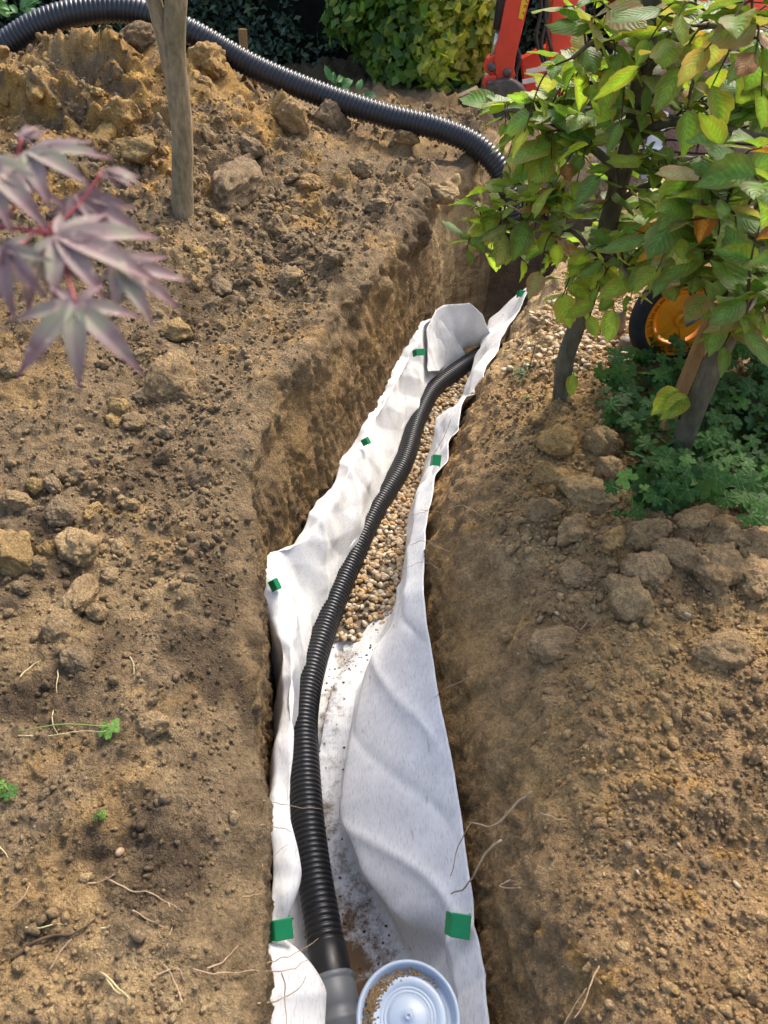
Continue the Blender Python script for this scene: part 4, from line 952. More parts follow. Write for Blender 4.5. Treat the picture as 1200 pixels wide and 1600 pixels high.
tipsB = [(1195,415,-.6),(1165,470,-.6),(1130,435,-.4),(1095,395,-.35),(1012,460,-.1),(1150,375,-.5),(1100,325,-.4),(1190,345,-.6),(1040,425,-.25),(1165,520,-.25),(1110,478,-.3),
         (1195,505,-.4),(1080,280,-.35),(1150,265,-.45),(1195,290,-.6),(1190,230,-.6),(1120,225,-.4),(1130,545,-.15),(1040,330,-.3),(1055,390,-.3),(1000,380,-.2)]
for (u, v, dy) in tipsB:
    tip = at_y(u, v, yB + dy); st = near_branch(BR_B + [TB[4:8]], tip)
    if (tip - st).length > .4: st = tip + (st - tip).normalized() * .4
    twig(beech2, st, tip, random.choice((5, 6, 6, 7)), .0035, random.uniform(.8, 1.0), (.72, .15, .09, .04))
for k in range(46):
    u = random.uniform(985, 1340); v = random.uniform(280, 530); v = min(v, 425) if u < 1115 else v; tip = at_y(u, v, yB + random.uniform(-.4, .1)); st = near_branch(BR_B + [TB[4:8]], tip)
    if (tip - st).length > .3: st = tip + (st - tip).normalized() * .3
    twig(beech2, st, tip, 5, .003, random.uniform(.75, 1.0), (.72, .16, .09, .03), put=mass_leaf)
build_mass(beech2)
# a pair of low shoots on the trunks
for (par, u, v, y_) in [(beech2, 1060, 610, yB - .02), (beech2, 1075, 620, yB - .05), (beech, 895, 585, yA - .05)]:
    leaf_at(par, at_y(u, v, y_), (random.uniform(-1, .2), -.3, -.3), (0, -.6, 1), .95, (.1, .9, 0, 0))
# crowns above the picture: one mass of leaves for each tree
def crown_mass(parent, centre, rad, n, cols, size, name='crown', matl=None, elong=1.5):
    c_ = np.array(centre); A = RNG.normal(size=(n, 3)); A /= np.linalg.norm(A, axis=1)[:, None]; A *= RNG.random((n, 1)) ** .4
    pts_ = c_ + A * np.array(rad); nz = RNG.normal(size=(n, 3)) * .5 + np.array([0, 0, 1.0]); return leaf_cloud(parent, pts_, nz, size, cols, name, matl, elong)
def leaf_cloud(parent, pts_, nz, size, cols, name, matl, elong=1.5, droop=.15):
    n = len(pts_); nz = nz / np.linalg.norm(nz, axis=1)[:, None]; dd = RNG.normal(size=(n, 3)); dd -= nz * (dd * nz).sum(1)[:, None]; dd /= np.linalg.norm(dd, axis=1)[:, None]; ss = np.cross(dd, nz)
    s = (size * (.65 + .7 * RNG.random(n)))[:, None]
    q0 = pts_; q1 = pts_ + dd * s * .45 * elong + ss * s * .5 + nz * s * .08; q2 = pts_ + dd * s * elong - nz * s * droop; q3 = pts_ + dd * s * .45 * elong - ss * s * .5 + nz * s * .08
    V = np.stack([q0, q1, q2, q3], 1).reshape(-1, 3) - np.array(parent.location); F = np.arange(4 * n).reshape(n, 4)
    F = np.concatenate([F[:, [0, 1, 2]], F[:, [0, 2, 3]]])
    me = mesh_np(name, V, F); cc = np.array(cols)[RNG.integers(0, len(cols), n)] * (.7 + .6 * RNG.random((n, 1))); colattr(me, np.repeat(cc, 4, 0))
    return tag(mk(name, me, matl, parent), kind='stuff')
M_mass = leaf_material('leaf_mass', [(0, 0, 0)], veins=False, trans=.35, attr=True, rough=.6, spec=.25)
M_bush = leaf_material('shrub_mass', [(0, 0, 0)], veins=False, trans=.5, attr=True, rough=.45, spec=.4)
M_hedge = leaf_material('hedge_mass', [(0, 0, 0)], veins=False, trans=.08, attr=True, rough=.45)
grn = [(.05, .10, .02), (.08, .15, .03), (.12, .17, .04), (.2, .17, .06)]
crown_mass(beech, (1.05, 2.3, 2.35), (.7, .7, .6), 140, grn, .06, 'crown', M_mass); crown_mass(beech2, (1.7, 2.0, 2.2), (.6, .6, .7), 140, grn, .06, 'crown', M_mass)
crown_mass(slim, (base.x, base.y, 2.9), (.9, .8, .7), 160, grn, .06, 'crown', M_mass)
# stake
sk0 = at_y(1026, 692, yB + .1); sk1 = at_y(1092, 540, yB + .1)
m_ = MB(); m_.bar(sk0 - Vector((0, 0, .12)), sk1 + (sk1 - sk0) * .4, .036, .036, (0, 1, 0)); tag(m_.build('stake', M_wood, None, False, .003), 'leaning square wooden stake behind the thicker beech trunk', 'stake')

# ------------------------------------------------------------------ green ground cover on the right
def palm_leaf(name, Rr, lobes=5, notch=.45, matl=None, cup=.12, seed=0, teeth=3):
    n = lobes * 8; V = [(0, 0, 0)]; UV = [(0, 0)]
    for ring in (.5, 1.0):
        for k in range(n + 1):
            a_ = -math.pi * .86 + 2 * math.pi * .86 * k / n; ph = (k / n * lobes) % 1.0
            r_ = Rr * (1 - notch * abs(2 * ph - 1) ** 2.2) * (1 + .07 * math.cos(ph * 2 * math.pi * teeth)) * (1 - .12 * abs(a_) / math.pi)
            r_ = r_ if ring == 1 else min(r_ * .55, Rr * .42); z_ = cup * Rr * (ring ** 2) * (math.cos(ph * 2 * math.pi) * .5) - .12 * Rr * ring * ring
            V.append((r_ * math.sin(a_), r_ * math.cos(a_), z_)); UV.append(((2 * ph - 1) * ring, ring))
    F = [(0, 1 + k, 2 + k) for k in range(n)] + [(1 + k, 2 + n + k, 3 + n + k, 2 + k) for k in range(n)]
    me = bpy.data.meshes.new(name); me.from_pydata(V, [], F); me.update(); me.polygons.foreach_set('use_smooth', np.ones(len(F), bool))
    ul = me.uv_layers.new(name='UVMap'); vi = np.zeros(len(me.loops), np.int32); me.loops.foreach_get('vertex_index', vi); ul.data.foreach_set('uv', np.array(UV, np.float32)[vi].ravel())
    if matl: me.materials.append(matl)
    return me
M_ger = leaf_material('geranium_leaf', spec=.2, cols= [(.03, .09, .018), (.045, .12, .024), (.065, .15, .03), (.04, .105, .03)], trans=.3, vein_n=3, rough=.6)
M_gerl = leaf_material('geranium_light', [(.13, .28, .05), (.18, .33, .06)], trans=.4, vein_n=3, rough=.45)
GERS = [palm_leaf('leaf', 1.0, 5, .42, M_ger), palm_leaf('leaf', 1.0, 7, .36, M_ger, .18), palm_leaf('leaf', 1.0, 5, .5, M_ger, .05), palm_leaf('leaf', 1.0, 5, .42, M_gerl, .1)]
gc = empty('ground_cover', (1.3, 2.2, 0)); tag(gc, 'dark green lobed leaves covering the bed around the beech trunks', 'ground cover', kind='stuff')
def palm_at(parent, p_, nrm, size, heading, me, stalk_from=None):
    q_ = Vector((0, 0, 1)).rotation_difference(Vector(nrm).normalized()) @ Quaternion((0, 0, 1), heading)
    o = bpy.data.objects.new('leaf', me); link(o, parent); o.location = Vector(p_) - parent.location; o.rotation_mode = 'QUATERNION'; o.rotation_quaternion = q_; o.scale = (size,) * 3
    if stalk_from is not None:
        m_ = MB(); mid_ = (Vector(stalk_from) + Vector(p_)) / 2 + Vector((0, 0, .02)); m_.tube(smooth_path([stalk_from, mid_, p_], 8) - np.array(parent.location), .0016, 5); m_.build('stalk', M_stem, parent, True)
    return o
# joined mass behind
bases = [(np.array([v.co[:] for v in g.vertices]), [tuple(p.vertices) for p in g.polygons]) for g in GERS[:3]]
mv = MB(); cols_ = []; cnt = 0
for _ in range(2600):
    u = random.uniform(930, 1480); v = random.uniform(545, 815)
    if v < 560 + max(0, 1000 - u) * .5 or (u < 985 and v > 680) or (u < 960 and not 600 < v < 690): continue
    p_, n_v = ground_px(u, v, 9)
    if p_.y < 1.72 or p_.x < .8 or p_.y > 2.95: continue
    h_ = random.uniform(.01, .11); BV, BF = bases[cnt % 3]; s_ = random.uniform(.026, .046)
    q_ = (Vector((0, 0, 1)).rotation_difference(Vector((random.gauss(0, .5), random.gauss(-.3, .5), 1)).normalized()) @ Quaternion((0, 0, 1), random.random() * 6.28)).to_matrix()
    mv.add(BV @ np.array(q_).T * s_ + np.array(p_ + Vector((0, 0, h_))) - np.array(gc.location), BF); g_ = random.choice([(.025, .07, .015), (.04, .10, .02), (.055, .125, .025), (.035, .09, .025), (.07, .14, .025)]); cols_.append(np.repeat(np.array([g_]), len(BV), 0)); cnt += 1
    if cnt >= 760: break
om = mv.build('leaf_mass', M_mass, gc, True); colattr(om.data, np.concatenate(cols_)); tag(om, kind='stuff')
for _ in range(170):
    u = random.uniform(940, 1230); v = random.uniform(560, 790)
    if v < 575 + max(0, 1000 - u) * .5 or (u < 1000 and v > 690): continue
    p_, n_v = ground_px(u, v, 9)
    if p_.y < 1.75 or p_.x < .8 or p_.y > 2.85: continue
    palm_at(gc, p_ + Vector((0, 0, random.uniform(.06, .14))), (random.gauss(0, .35), random.gauss(-.35, .35), 1), random.uniform(.032, .050), random.random() * 6.28, random.choices(GERS, (3, 3, 2, .6))[0])
# plants one can tell apart at the front of the bed
def geranium(u, v, label, spec):
    p_, _n = ground_px(u, v); e = empty('cranesbill_plant', p_); tag(e, label, 'plant', 'cranesbill plants at the edge of the bed')
    for (du, dv, size, k) in spec:
        d = (p_ - CAM).dot(FWD); t_ = at_y(u + du, v + dv, p_.y + random.uniform(-.03, .05))
        palm_at(e, t_, (random.gauss(0, .2), random.gauss(-.55, .15), 1), size, random.random() * 6.28, GERS[k], p_ + Vector((random.uniform(-.02, .02), 0, -.01)))
geranium(990, 808, 'small cranesbill with bright lime leaf at the left front of the bed', [(-10, -60, .036, 3), (22, -40, .034, 3), (-32, -48, .03, 0), (5, -12, .036, 0), (-20, -4, .03, 1)])
geranium(1055, 800, 'cranesbill with bluish green leaves before the brown soil lump', [(-10, -45, .036, 0), (20, -35, .04, 0), (42, -22, .036, 1), (-30, -25, .034, 1), (0, -12, .03, 2), (15, -60, .034, 0)])
geranium(1125, 800, 'cranesbill with one big flat leaf held highest at the front', [(-5, -52, .042, 0), (8, -22, .036, 1), (-22, -30, .03, 2), (-12, -8, .03, 0)])
geranium(1185, 830, 'cranesbill with wide toothed leaves at the right edge of the photo', [(-25, -55, .04, 1), (5, -48, .042, 0), (15, -22, .045, 1), (-12, -25, .042, 1), (30, -70, .04, 2), (-35, -85, .036, 0)])
# seedlings on the bare soil
def seedling(u, v, r_, label, n=1, stalk=None):
    p_, nn = ground_px(u, v); e = empty('seedling', p_); tag(e, label, 'plant')
    for k in range(n):
        palm_at(e, p_ + Vector((random.uniform(-1, 1) * .018 * (n > 1), random.uniform(-1, 1) * .018 * (n > 1), .014 + .006 * k)), Vector((random.gauss(0, .15), random.gauss(-.2, .1), 1)), r_ * random.uniform(.75, 1), random.random() * 6, GERS[3 if k % 2 == 0 else 0], p_ if stalk is None or k else ground_px(*stalk)[0] + Vector((0, 0, .008)))
seedling(173, 1142, .036, 'single lobed green leaf on a long stalk lying on the left soil', 1, (30, 1146))
seedling(12, 1236, .022, 'pale green seedling at the left edge of the photo', 3)
seedling(162, 1284, .016, 'small wilted green sprig on the left soil', 2)
seedling(1135, 0 + 1050, .002, 'tiny green speck of leaf on the right soil', 1) if False else None
seedling(895, 590, .013, 'tiny yellow green seedling at the foot of the curved beech', 1)
seedling(823, 622, .012, 'tiny green seedling on the brown bank beside the fabric', 1)
# grass tuft
gp, _ = ground_px(825, 580); tuft = empty('grass_tuft', gp); tag(tuft, 'small dark green tuft of fine grass on the trench bank', 'grass')
mb = MB()
for k in range(170):
    a_ = random.random() * 6.28; l_ = random.uniform(.03, .085); o_ = Vector((random.gauss(0, .02), random.gauss(0, .02), -.01)); d_ = Vector((math.cos(a_), math.sin(a_) - .5, random.uniform(.15, 1.0))).normalized()
    p1 = o_ + d_ * l_ * .55; p2 = o_ + d_ * l_ + Vector((0, 0, -.35 * l_)); s_ = d_.cross(Vector((0, 0, 1))); s_ = (s_.normalized() if s_.length > .05 else Vector((1, 0, 0))) * .0014
    mb.add([o_ - s_, o_ + s_, p1 + s_, p1 - s_, p2], [(0, 1, 2, 3), (3, 2, 4)])
tag(mb.build('blades', simple('grass_blade', (.05, .11, .03), .6, .3, var=.4), tuft), kind='stuff')
mb = MB(); mb.tube([(.0, 0, 0), (.01, 0, .06), (.018, .01, .12)], .0018, 5); mb.build('dry_stem', M_twig, tuft)

# ------------------------------------------------------------------ fallen leaves, straws, roots, twigs on the soil
def fallen(u, v, k, size, label, up=.35):
    p_, nn = ground_px(u, v); e = bpy.data.objects.new('fallen_leaf', random.choice(LEAVES[k])); link(e); e.location = p_ + nn * .006; e.scale = (size,) * 3
    e.rotation_mode = 'QUATERNION'; e.rotation_quaternion = rand_rot((nn + Vector((0, -.5, .5))).normalized(), up); tag(e, label, 'leaf')
fallen(847, 765, 3, .42, 'small reddish brown fallen leaf on the brown bank')
fallen(1000, 430, 2, .5, 'pale dry leaf lying near the gravel') if False else None
ROOTS = [[(830, 1235, .0), (800, 1262, -.05), (770, 1290, -.09), (735, 1285, -.14)], [(783, 1312, -.1), (760, 1330, -.13), (740, 1365, -.18), (725, 1385, -.24), (705, 1398, -.3)],
         [(735, 1285, -.2), (715, 1330, -.26), (705, 1370, -.3)], [(300, 1515, .0), (340, 1520, -.02), (400, 1518, -.1), (460, 1512, -.26), (480, 1500, -.3)], [(400, 1518, -.1), (430, 1500, -.2), (465, 1490, -.28), (495, 1465, -.3)],
         [(405, 1570, -.1), (440, 1560, -.25), (470, 1540, -.3), (478, 1528, -.3)], [(441, 1520, -.2), (445, 1560, -.28), (450, 1600, -.3)], [(408, 1250, -.05), (430, 1255, -.25), (470, 1262, -.33), (502, 1266, -.4)],
         [(405, 1290, -.05), (432, 1292, -.25), (455, 1300, -.3)], [(409, 1355, -.08), (430, 1335, -.3), (450, 1318, -.32)], [(380, 1405, -.0), (395, 1400, -.05), (412, 1398, -.1)],
         [(770, 740, -.02), (735, 745, -.05), (700, 770, -.15), (660, 800, -.3), (640, 805, -.35)], [(760, 810, -.05), (720, 790, -.1), (690, 800, -.2), (655, 795, -.3)], [(700, 860, -.1), (665, 845, -.2), (640, 850, -.32)],
         [(690, 890, -.15), (650, 880, -.3), (630, 890, -.34)], [(735, 1060, -.08), (700, 1075, -.12), (680, 1090, -.2)], [(705, 655, -.1), (690, 690, -.2), (668, 720, -.34)], [(735, 640, 0), (722, 660, -.05), (705, 680, -.2)],
         [(870, 925, .02), (885, 960, .015), (905, 985, .01)], [(905, 985, .012), (925, 960, .02), (930, 930, .03)], [(895, 995, .012), (920, 1000, .012), (945, 980, .02)],
         [(900, 930, .03), (915, 950, .02), (900, 975, .02)], [(840, 1270, .005), (865, 1275, .005), (885, 1282, .0)], [(935, 1510, 0), (920, 1555, -.0), (900, 1590, -.0)], [(920, 1545, 0), (895, 1575, -.02), (880, 1600, -.03)],
         [(860, 925, .02), (835, 940, .012), (825, 960, .01)], [(815, 1380, -.08), (795, 1375, -.12), (770, 1395, -.2)], [(795, 1375, -.12), (780, 1385, -.14), (815, 1386, -.07)]]
def root(pts, r=.0016, m_=M_root, name='root', onground=False):
    Q_ = []
    for (u, v, z) in pts:
        if onground: p_, nn = ground_px(u, v); Q_.append(p_ + nn * z)
        else: Q_.append(at_z(u, v, z))
    Q_ = smooth_path(Q_, 22); Q_ += np.stack([fbm(Q_ + 3, 25, 2, 71), fbm(Q_ + 5, 25, 2, 72), fbm(Q_, 25, 2, 73)], 1) * .007
    mb_ = MB(); mb_.tube(Q_, np.linspace(r, r * .5, 22), 5); return mb_.build(name, m_, ground, True)
for k, rt in enumerate(ROOTS): root(rt, .0034 if k in (0, 1) else random.uniform(.001, .002))
GR = [[(20, 1500), (60, 1475), (110, 1460), (150, 1440)], [(30, 1475), (70, 1480), (95, 1470)], [(170, 1375), (215, 1395), (260, 1410), (285, 1425)], [(210, 1430), (245, 1440), (262, 1450)], [(262, 1415), (268, 1450), (262, 1480)],
      [(240, 1530), (275, 1518), (290, 1535)], [(135, 1385), (165, 1378), (185, 1365)], [(320, 1512), (345, 1500), (370, 1480)], [(80, 1510), (100, 1490), (115, 1470)], [(20, 1425), (40, 1405), (45, 1380)], [(285, 1565), (265, 1530), (250, 1500)]]
for k, g in enumerate(GR): root([(u, v, .006) for u, v in g], .004 if k == 0 else .0017, M_twig if k < 2 else M_root, 'root', True)
ST = [[(45, 1449), (75, 1448), (100, 1449)], [(92, 1050), (95, 1070), (93, 1085)], [(195, 1023), (208, 1040), (210, 1055)], [(160, 1520), (195, 1550), (235, 1598)], [(162, 1525), (178, 1540), (190, 1555)], [(35, 1060), (45, 1045), (58, 1035)],
      [(160, 1455), (170, 1453), (178, 1451)], [(80, 1110), (88, 1135), (90, 1150)], [(0, 1325), (8, 1335), (10, 1345)]]
for g in ST: root([(u, v, .007) for u, v in g], .0017, M_straw, 'straw', True)
root([(30, 1147, .01), (80, 1152, .012), (130, 1148, .014), (168, 1142, .016)], .0015, M_straw, 'straw', True)
root([(955, 590, .02), (975, 575, .03), (1000, 555, .03)], .004, M_straw, 'straw', True)

# ------------------------------------------------------------------ wheelbarrow behind the beeches
WC = Vector((1.22, 2.86, .20)); wb = empty('wheelbarrow', (WC.x, WC.y, 0)); tag(wb, 'wheelbarrow with orange wheel and dark tray half hidden behind beech leaves', 'wheelbarrow')
Wm = Matrix.Rotation(R(90), 3, 'X'); Wm = Matrix.Rotation(R(8), 3, 'Z') @ Wm
wo = Vector((0, 0, WC.z))
wheel = empty('wheel', wo, wb)
m_ = MB(); rt_ = .215
prof = [(rt_ - .055 + 0, -.030)] + [(rt_ - .045 + .045 * math.sin(t_) , -.042 * math.cos(t_)) for t_ in np.linspace(0.2, math.pi - .2, 12)] + [(rt_ - .055, .030), (rt_ - .055, -.030)]
m_.lathe(prof, (0, 0, 0), 64, Wm, False)
m_.build('tyre', M_rubber, wheel, True)
m_ = MB(); ro = .158; ri = .115
m_.lathe([(ro, -.028), (ro + .004, -.03), (ro + .004, .03), (ro, .028), (ro - .012, .012), (ro - .012, -.012), (ro, -.028)], (0, 0, 0), 64, Wm, False)
m_.lathe([(ri, -.016), (ri + .008, -.016), (ri + .008, .016), (ri, .016), (ri, -.016)], (0, 0, 0), 64, Wm, False)
m_.lathe([(.026, -.04), (.034, -.036), (.034, .036), (.026, .04)], (0, 0, 0), 32, Wm, True)
m_.lathe([(.10, .0), (.104, .006), (.034, .012), (.034, -.012), (.104, -.006), (.10, 0)], (0, 0, 0), 48, Wm, False)
for k in range(24):
    a_ = k / 24 * 2 * math.pi; v1 = Wm @ Vector((math.cos(a_) * ri, math.sin(a_) * ri, 0)); v2 = Wm @ Vector((math.cos(a_) * (ro - .004), math.sin(a_) * (ro - .004), 0))
    m_.bar(v1, v2, .026, .007, Wm @ Vector((-math.sin(a_), math.cos(a_), 0)))
m_.lathe([(ri + .004, -.003), (ro - .006, -.003), (ro - .006, .001), (ri + .004, .001), (ri + .004, -.003)], (0, 0, 0), 64, Wm, False)
for k in range(5):
    a_ = k / 5 * 2 * math.pi; v1 = Wm @ Vector((math.cos(a_) * .03, math.sin(a_) * .03, 0)); v2 = Wm @ Vector((math.cos(a_) * ri, math.sin(a_) * ri, 0)); m_.bar(v1, v2, .02, .03, Wm @ Vector((0, 0, 1)))
m_.build('rim', M_orange, wheel, False)
for s in (-1, 1):
    off = Vector((0, s * .075, 0)); m_ = MB(); m_.tube(smooth_path([wo + off * .9, wo + off + Vector((.12, s * .02, .10)), wo + off + Vector((.5, s * .08, .14)), wo + off + Vector((1.35, s * .2, .36))], 24), .015, 10); m_.build('frame_rail', M_galv, wb, True)
    m_ = MB(); m_.tube([wo + off + Vector((.85, s * .12, .2)), wo + off + Vector((.95, s * .14, -.19))], .014, 8); m_.build('leg', M_galv, wb, True)
tray = MB(); zb = .40
bot_ = [(.12, -.2), (.8, -.25), (.8, .25), (.12, .2)]; top_ = [(-.12, -.3), (1.02, -.34), (1.02, .34), (-.12, .3)]
V = [(x, y_, zb) for x, y_ in bot_] + [(x, y_, zb + .24) for x, y_ in top_]
tray.add(V, [(0, 3, 2, 1), (0, 1, 5, 4), (1, 2, 6, 5), (2, 3, 7, 6), (3, 0, 4, 7)])
tr_o = tray.build('tray', M_black, wb); sm_ = tr_o.modifiers.new('t', 'SOLIDIFY'); sm_.thickness = .006
m_ = MB(); ring = [Vector((x, y_, zb + .245)) for x, y_ in top_]
for k in range(4): m_.tube([ring[k], ring[(k + 1) % 4]], .012, 8)
m_.build('tray_rim', M_orange, wb, True)
m_ = MB(); m_.bar(Vector((.1, -.1, .235)), Vector((.32, -.1, .245)), .02, .03); m_.build('brace', M_galv, wb)
# two grey stone pieces left of the wheel
for (u, v, s, st, lab) in [(962, 505, .045, (.6, .7, 1.5), 'tall narrow grey stone standing on the gravel left of the wheel'), (982, 527, .042, (1.2, .8, .6), 'squat grey stone lying on the gravel against the wheel')]:
    p_, nn = ground_px(u, v + 12); W = lump(I3, int(u), .12, st, 6, .05); o = mk('stone', mesh_np('stone', W * s, F3), M_stone); o.location = p_ + Vector((0, 0, s * .5 * st[2])); o.rotation_euler = (0, 0, .4); tag(o, lab, 'stone')

# ------------------------------------------------------------------ excavator at the back right
EY = 6.2
ex = empty('excavator', at_y(800, 200, EY)); tag(ex, 'orange red mini excavator with its bucket resting on the soil', 'excavator'); exl = ex.location
def loc(u, v, y_=EY): return at_y(u, v, y_) - exl
def plate(pts, y_, depth, name, matl, parent=ex, bev=.008):
    """side profile traced in a vertical plane, with real width across"""
    m_ = MB(); n = len(pts); Vf = [loc(u, v, y_ - depth / 2) for u, v in pts]
    Vb = [q_ + Vector((0, depth, 0)) for q_ in Vf]
    m_.add([tuple(q_) for q_ in Vf + Vb], [tuple(range(n)), tuple(range(n, 2 * n))[::-1]] + [(i, n + i, n + (i + 1) % n, (i + 1) % n) for i in range(n)])
    return m_.build(name, matl, parent, False, bev)
arm = plate([(802, -60), (842, -60), (806, 90), (800, 130), (776, 130), (772, 95)], EY, .16, 'dipper_arm', M_red)
m_ = MB(); fq = lambda u, v: loc(u, v, EY - .083)
m_.add([tuple(fq(819, -20)), tuple(fq(832, -20)), tuple(fq(817, 31)), tuple(fq(810, 28))], [(0, 1, 2, 3)]); st = m_.build('warning_sticker', M_yellow, arm)
m_ = MB(); fr_ = lambda u, v: loc(u, v, EY - .0845)
for (a_, b_) in [((817, 19), (819, 23)), ((816.5, 21), (818.5, 19)), ((820, 8), (822.5, 9)), ((820, 8), (818.6, 13)), ((822.5, 9), (821.5, 13)), ((823, -2), (825.5, -1)), ((822, 3), (824.5, 4)), ((823, -2), (821.8, 3))]:
    m_.bar(fr_(*a_), fr_(*b_), .0045, .001, (0, 1, 0))
m_.build('lettering', M_black, st)
m_ = MB(); m_.tube([loc(797, -80, EY - .02), loc(780, 46, EY - .02)], .046, 18); cyl = m_.build('bucket_cylinder', M_black, ex, True)
m_ = MB(); m_.tube([loc(781, 40, EY - .02), loc(768, 96, EY - .02)], .022, 14); m_.build('rod', M_chrome, cyl, True)
link_ = plate([(756, 108), (762, 92), (775, 84), (800, 92), (806, 120), (790, 130), (768, 122)], EY, .12, 'bucket_link', M_red)
for (u, v) in [(766, 102), (790, 110), (776, 128)]:
    m_ = MB(); m_.lathe([(.02, -.10), (.028, -.095), (.028, .095), (.02, .10)], loc(u, v), 18, Matrix.Rotation(R(90), 3, 'X'), True); m_.build('pin', M_steel, ex, True)
plate([(757, 120), (775, 118), (777, 142), (760, 145), (754, 132)], EY - .1, .05, 'pin_cover', M_red)
bk = plate([(762, 128), (800, 124), (830, 150), (838, 190), (815, 215), (775, 205), (752, 196), (756, 165)], EY, .34, 'bucket', M_steel, ex, .012)
for k in range(4):
    y_ = EY - .15 + k * .1; a_ = loc(760, 190, y_); b_ = loc(745, 200, y_); m_ = MB(); m_.bar(a_, b_, .035, .03); m_.build('tooth', M_steel, bk, False, .006)
plate([(870, -80), (922, -80), (915, 10), (905, 85), (858, 100), (862, 20)], EY + .25, .18, 'boom', M_red)
plate([(815, 92), (868, 66), (892, 110), (880, 165), (822, 160)], EY + .5, .12, 'swing_bracket', M_red)
m_ = MB()
for k, (u0, v0, u1, v1) in enumerate([(822, 108, 868, 100), (816, 124, 870, 114)]): m_.add([tuple(loc(u0, v0, EY + .438)), tuple(loc(u1, v1, EY + .438)), tuple(loc(u1, v1 + 8, EY + .438)), tuple(loc(u0, v0 + 8, EY + .438))], [(0, 1, 2, 3)])
m_.build('white_marking', M_white, ex)
for k, pts_ in enumerate([[(838, -40), (846, 10), (838, 60), (850, 100)], [(848, -40), (856, 20), (846, 70), (856, 100)], [(800, 60), (812, 90), (806, 120), (815, 150)], [(858, -40), (852, 30), (862, 80)]]):
    m_ = MB(); m_.tube(smooth_path([loc(u, v, EY + .12) for u, v in pts_], 20), .013, 8); m_.build('hydraulic_hose', M_black, ex, True)
# undercarriage and house, largely behind the beech leaves
hb = MB(); c0_ = loc(1010, 120, EY + 1.3); c0_.z = .45 - exl.z
hb.box(c0_ + Vector((.2, 0, .55)), (1.1, 1.0, .6)); hb.build('machine_body', M_red, ex, False, .05)
for s in (-.45, .45):
    tk = MB(); 
    prof = [(-.7, -.2), (-.78, 0), (-.7, .18), (.7, .18), (.78, 0), (.7, -.2)]
    Mx = Matrix.Translation(c0_ + Vector((.2, s, -.2))) @ Matrix.Rotation(R(90), 4, 'X'); tk.prism(prof, Mx, .25); tk.build('track', M_rubber, ex, False, .03)
bl = MB(); bl.box(c0_ + Vector((-.85, 0, -.2)), (.06, 1.1, .3)); bl.build('dozer_blade', M_red, ex, False, .015)

# plank and post
pk = MB(); a_ = at_y(690, 178, 6.6); b_ = at_y(752, 150, 6.4); pk.bar(a_, b_, .05, .16, (0, -.6, 1)); tag(pk.build('plank', M_plank, None, False, .004), 'pale board lying on the soil left of the excavator bucket', 'plank')
pp = MB(); a_ = at_y(379, 120, 6.9); b_ = at_y(379, 45, 6.9); pp.bar(a_ - Vector((0, 0, .5)), b_, .06, .06, (0, 1, 0)); tag(pp.build('wooden_post', M_wood, None, False, .004), 'short brown wooden post in front of the dark hedge', 'post')

# ------------------------------------------------------------------ hedge, variegated shrub, plants at the back
hedge = empty('hedge', (-1.5, 7.9, .1)); tag(hedge, 'tall dark green conifer hedge along the back of the garden', 'hedge')
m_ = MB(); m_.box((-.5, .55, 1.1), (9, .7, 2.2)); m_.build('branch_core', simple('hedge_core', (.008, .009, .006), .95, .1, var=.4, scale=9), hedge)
n = 26000
hx = RNG.uniform(-4.2, 3.8, n); hz = np.where(RNG.random(n) < .7, RNG.uniform(-.15, 1.1, n), RNG.uniform(1.1, 2.3, n)); pts_ = np.stack([hx, np.zeros(n), hz], 1)
bul = fbm(pts_, 1.6, 4, 801) * .28 + fbm(pts_, 6, 3, 802) * .10
pts_[:, 1] = .12 - bul * 1.3 + RNG.exponential(.06, n); pts_ = pts_ + np.array(hedge.location)
nz = RNG.normal(size=(n, 3)) * .7 + np.array([0, -.6, .5])
leaf_cloud(hedge, pts_, nz, .038, [(.032, .058, .036), (.048, .085, .052), (.07, .115, .07), (.036, .066, .05), (.09, .13, .065)], 'foliage', M_hedge, 2.0, .3)
bu = empty('variegated_shrub', (.62, 7.3, .25)); tag(bu, 'yellow green variegated shrub with bare lower stems before the hedge', 'shrub')
for (u, v, u2, v2) in [(590, 170, 600, 90), (632, 168, 628, 90), (655, 165, 665, 90), (608, 172, 640, 100), (690, 160, 690, 90)]:
    mb_ = MB(); mb_.tube(smooth_path([at_y(u, v + 10, 7.3) - bu.location, at_y((u + u2) / 2 + 3, (v + v2) / 2, 7.32) - bu.location, at_y(u2, v2, 7.35) - bu.location], 12), np.linspace(.034, .022, 12), 8); mb_.build('stem', M_bark, bu, True)
n = 8000
A = RNG.normal(size=(n, 3)); A /= np.linalg.norm(A, axis=1)[:, None]; A *= (.55 + .45 * RNG.random((n, 1)) ** .5)
A *= 1 + .5 * fbm(A, 2.2, 3, 820)[:, None] + .25 * fbm(A, 6, 2, 821)[:, None]
cb = np.array(at_y(672, 20, 7.35)); bp = cb + A * np.array([.68, .5, .72]); bp = bp[bp[:, 2] > .36 + .22 * fbm(bp, 4, 2, 825)]
nz = RNG.normal(size=(len(bp), 3)) * .5 + (bp - cb) * 1.2 + np.array([0, -.2, .4])
rgt = bp[:, 0] > cb[0] - .12 + .2 * fbm(bp, 3, 2, 830)  # right half gets brighter leaf colours, sunlight painted in; left half stays darker
leaf_cloud(bu, bp[rgt], nz[rgt], .062, [(.42, .48, .06), (.52, .54, .09), (.58, .55, .16), (.20, .28, .05)], 'sunlit_variegated_foliage', M_bush, 1.5)
leaf_cloud(bu, bp[~rgt], nz[~rgt], .066, [(.09, .18, .04), (.13, .24, .05), (.17, .28, .06), (.30, .38, .08)], 'foliage', M_bush, 1.4)
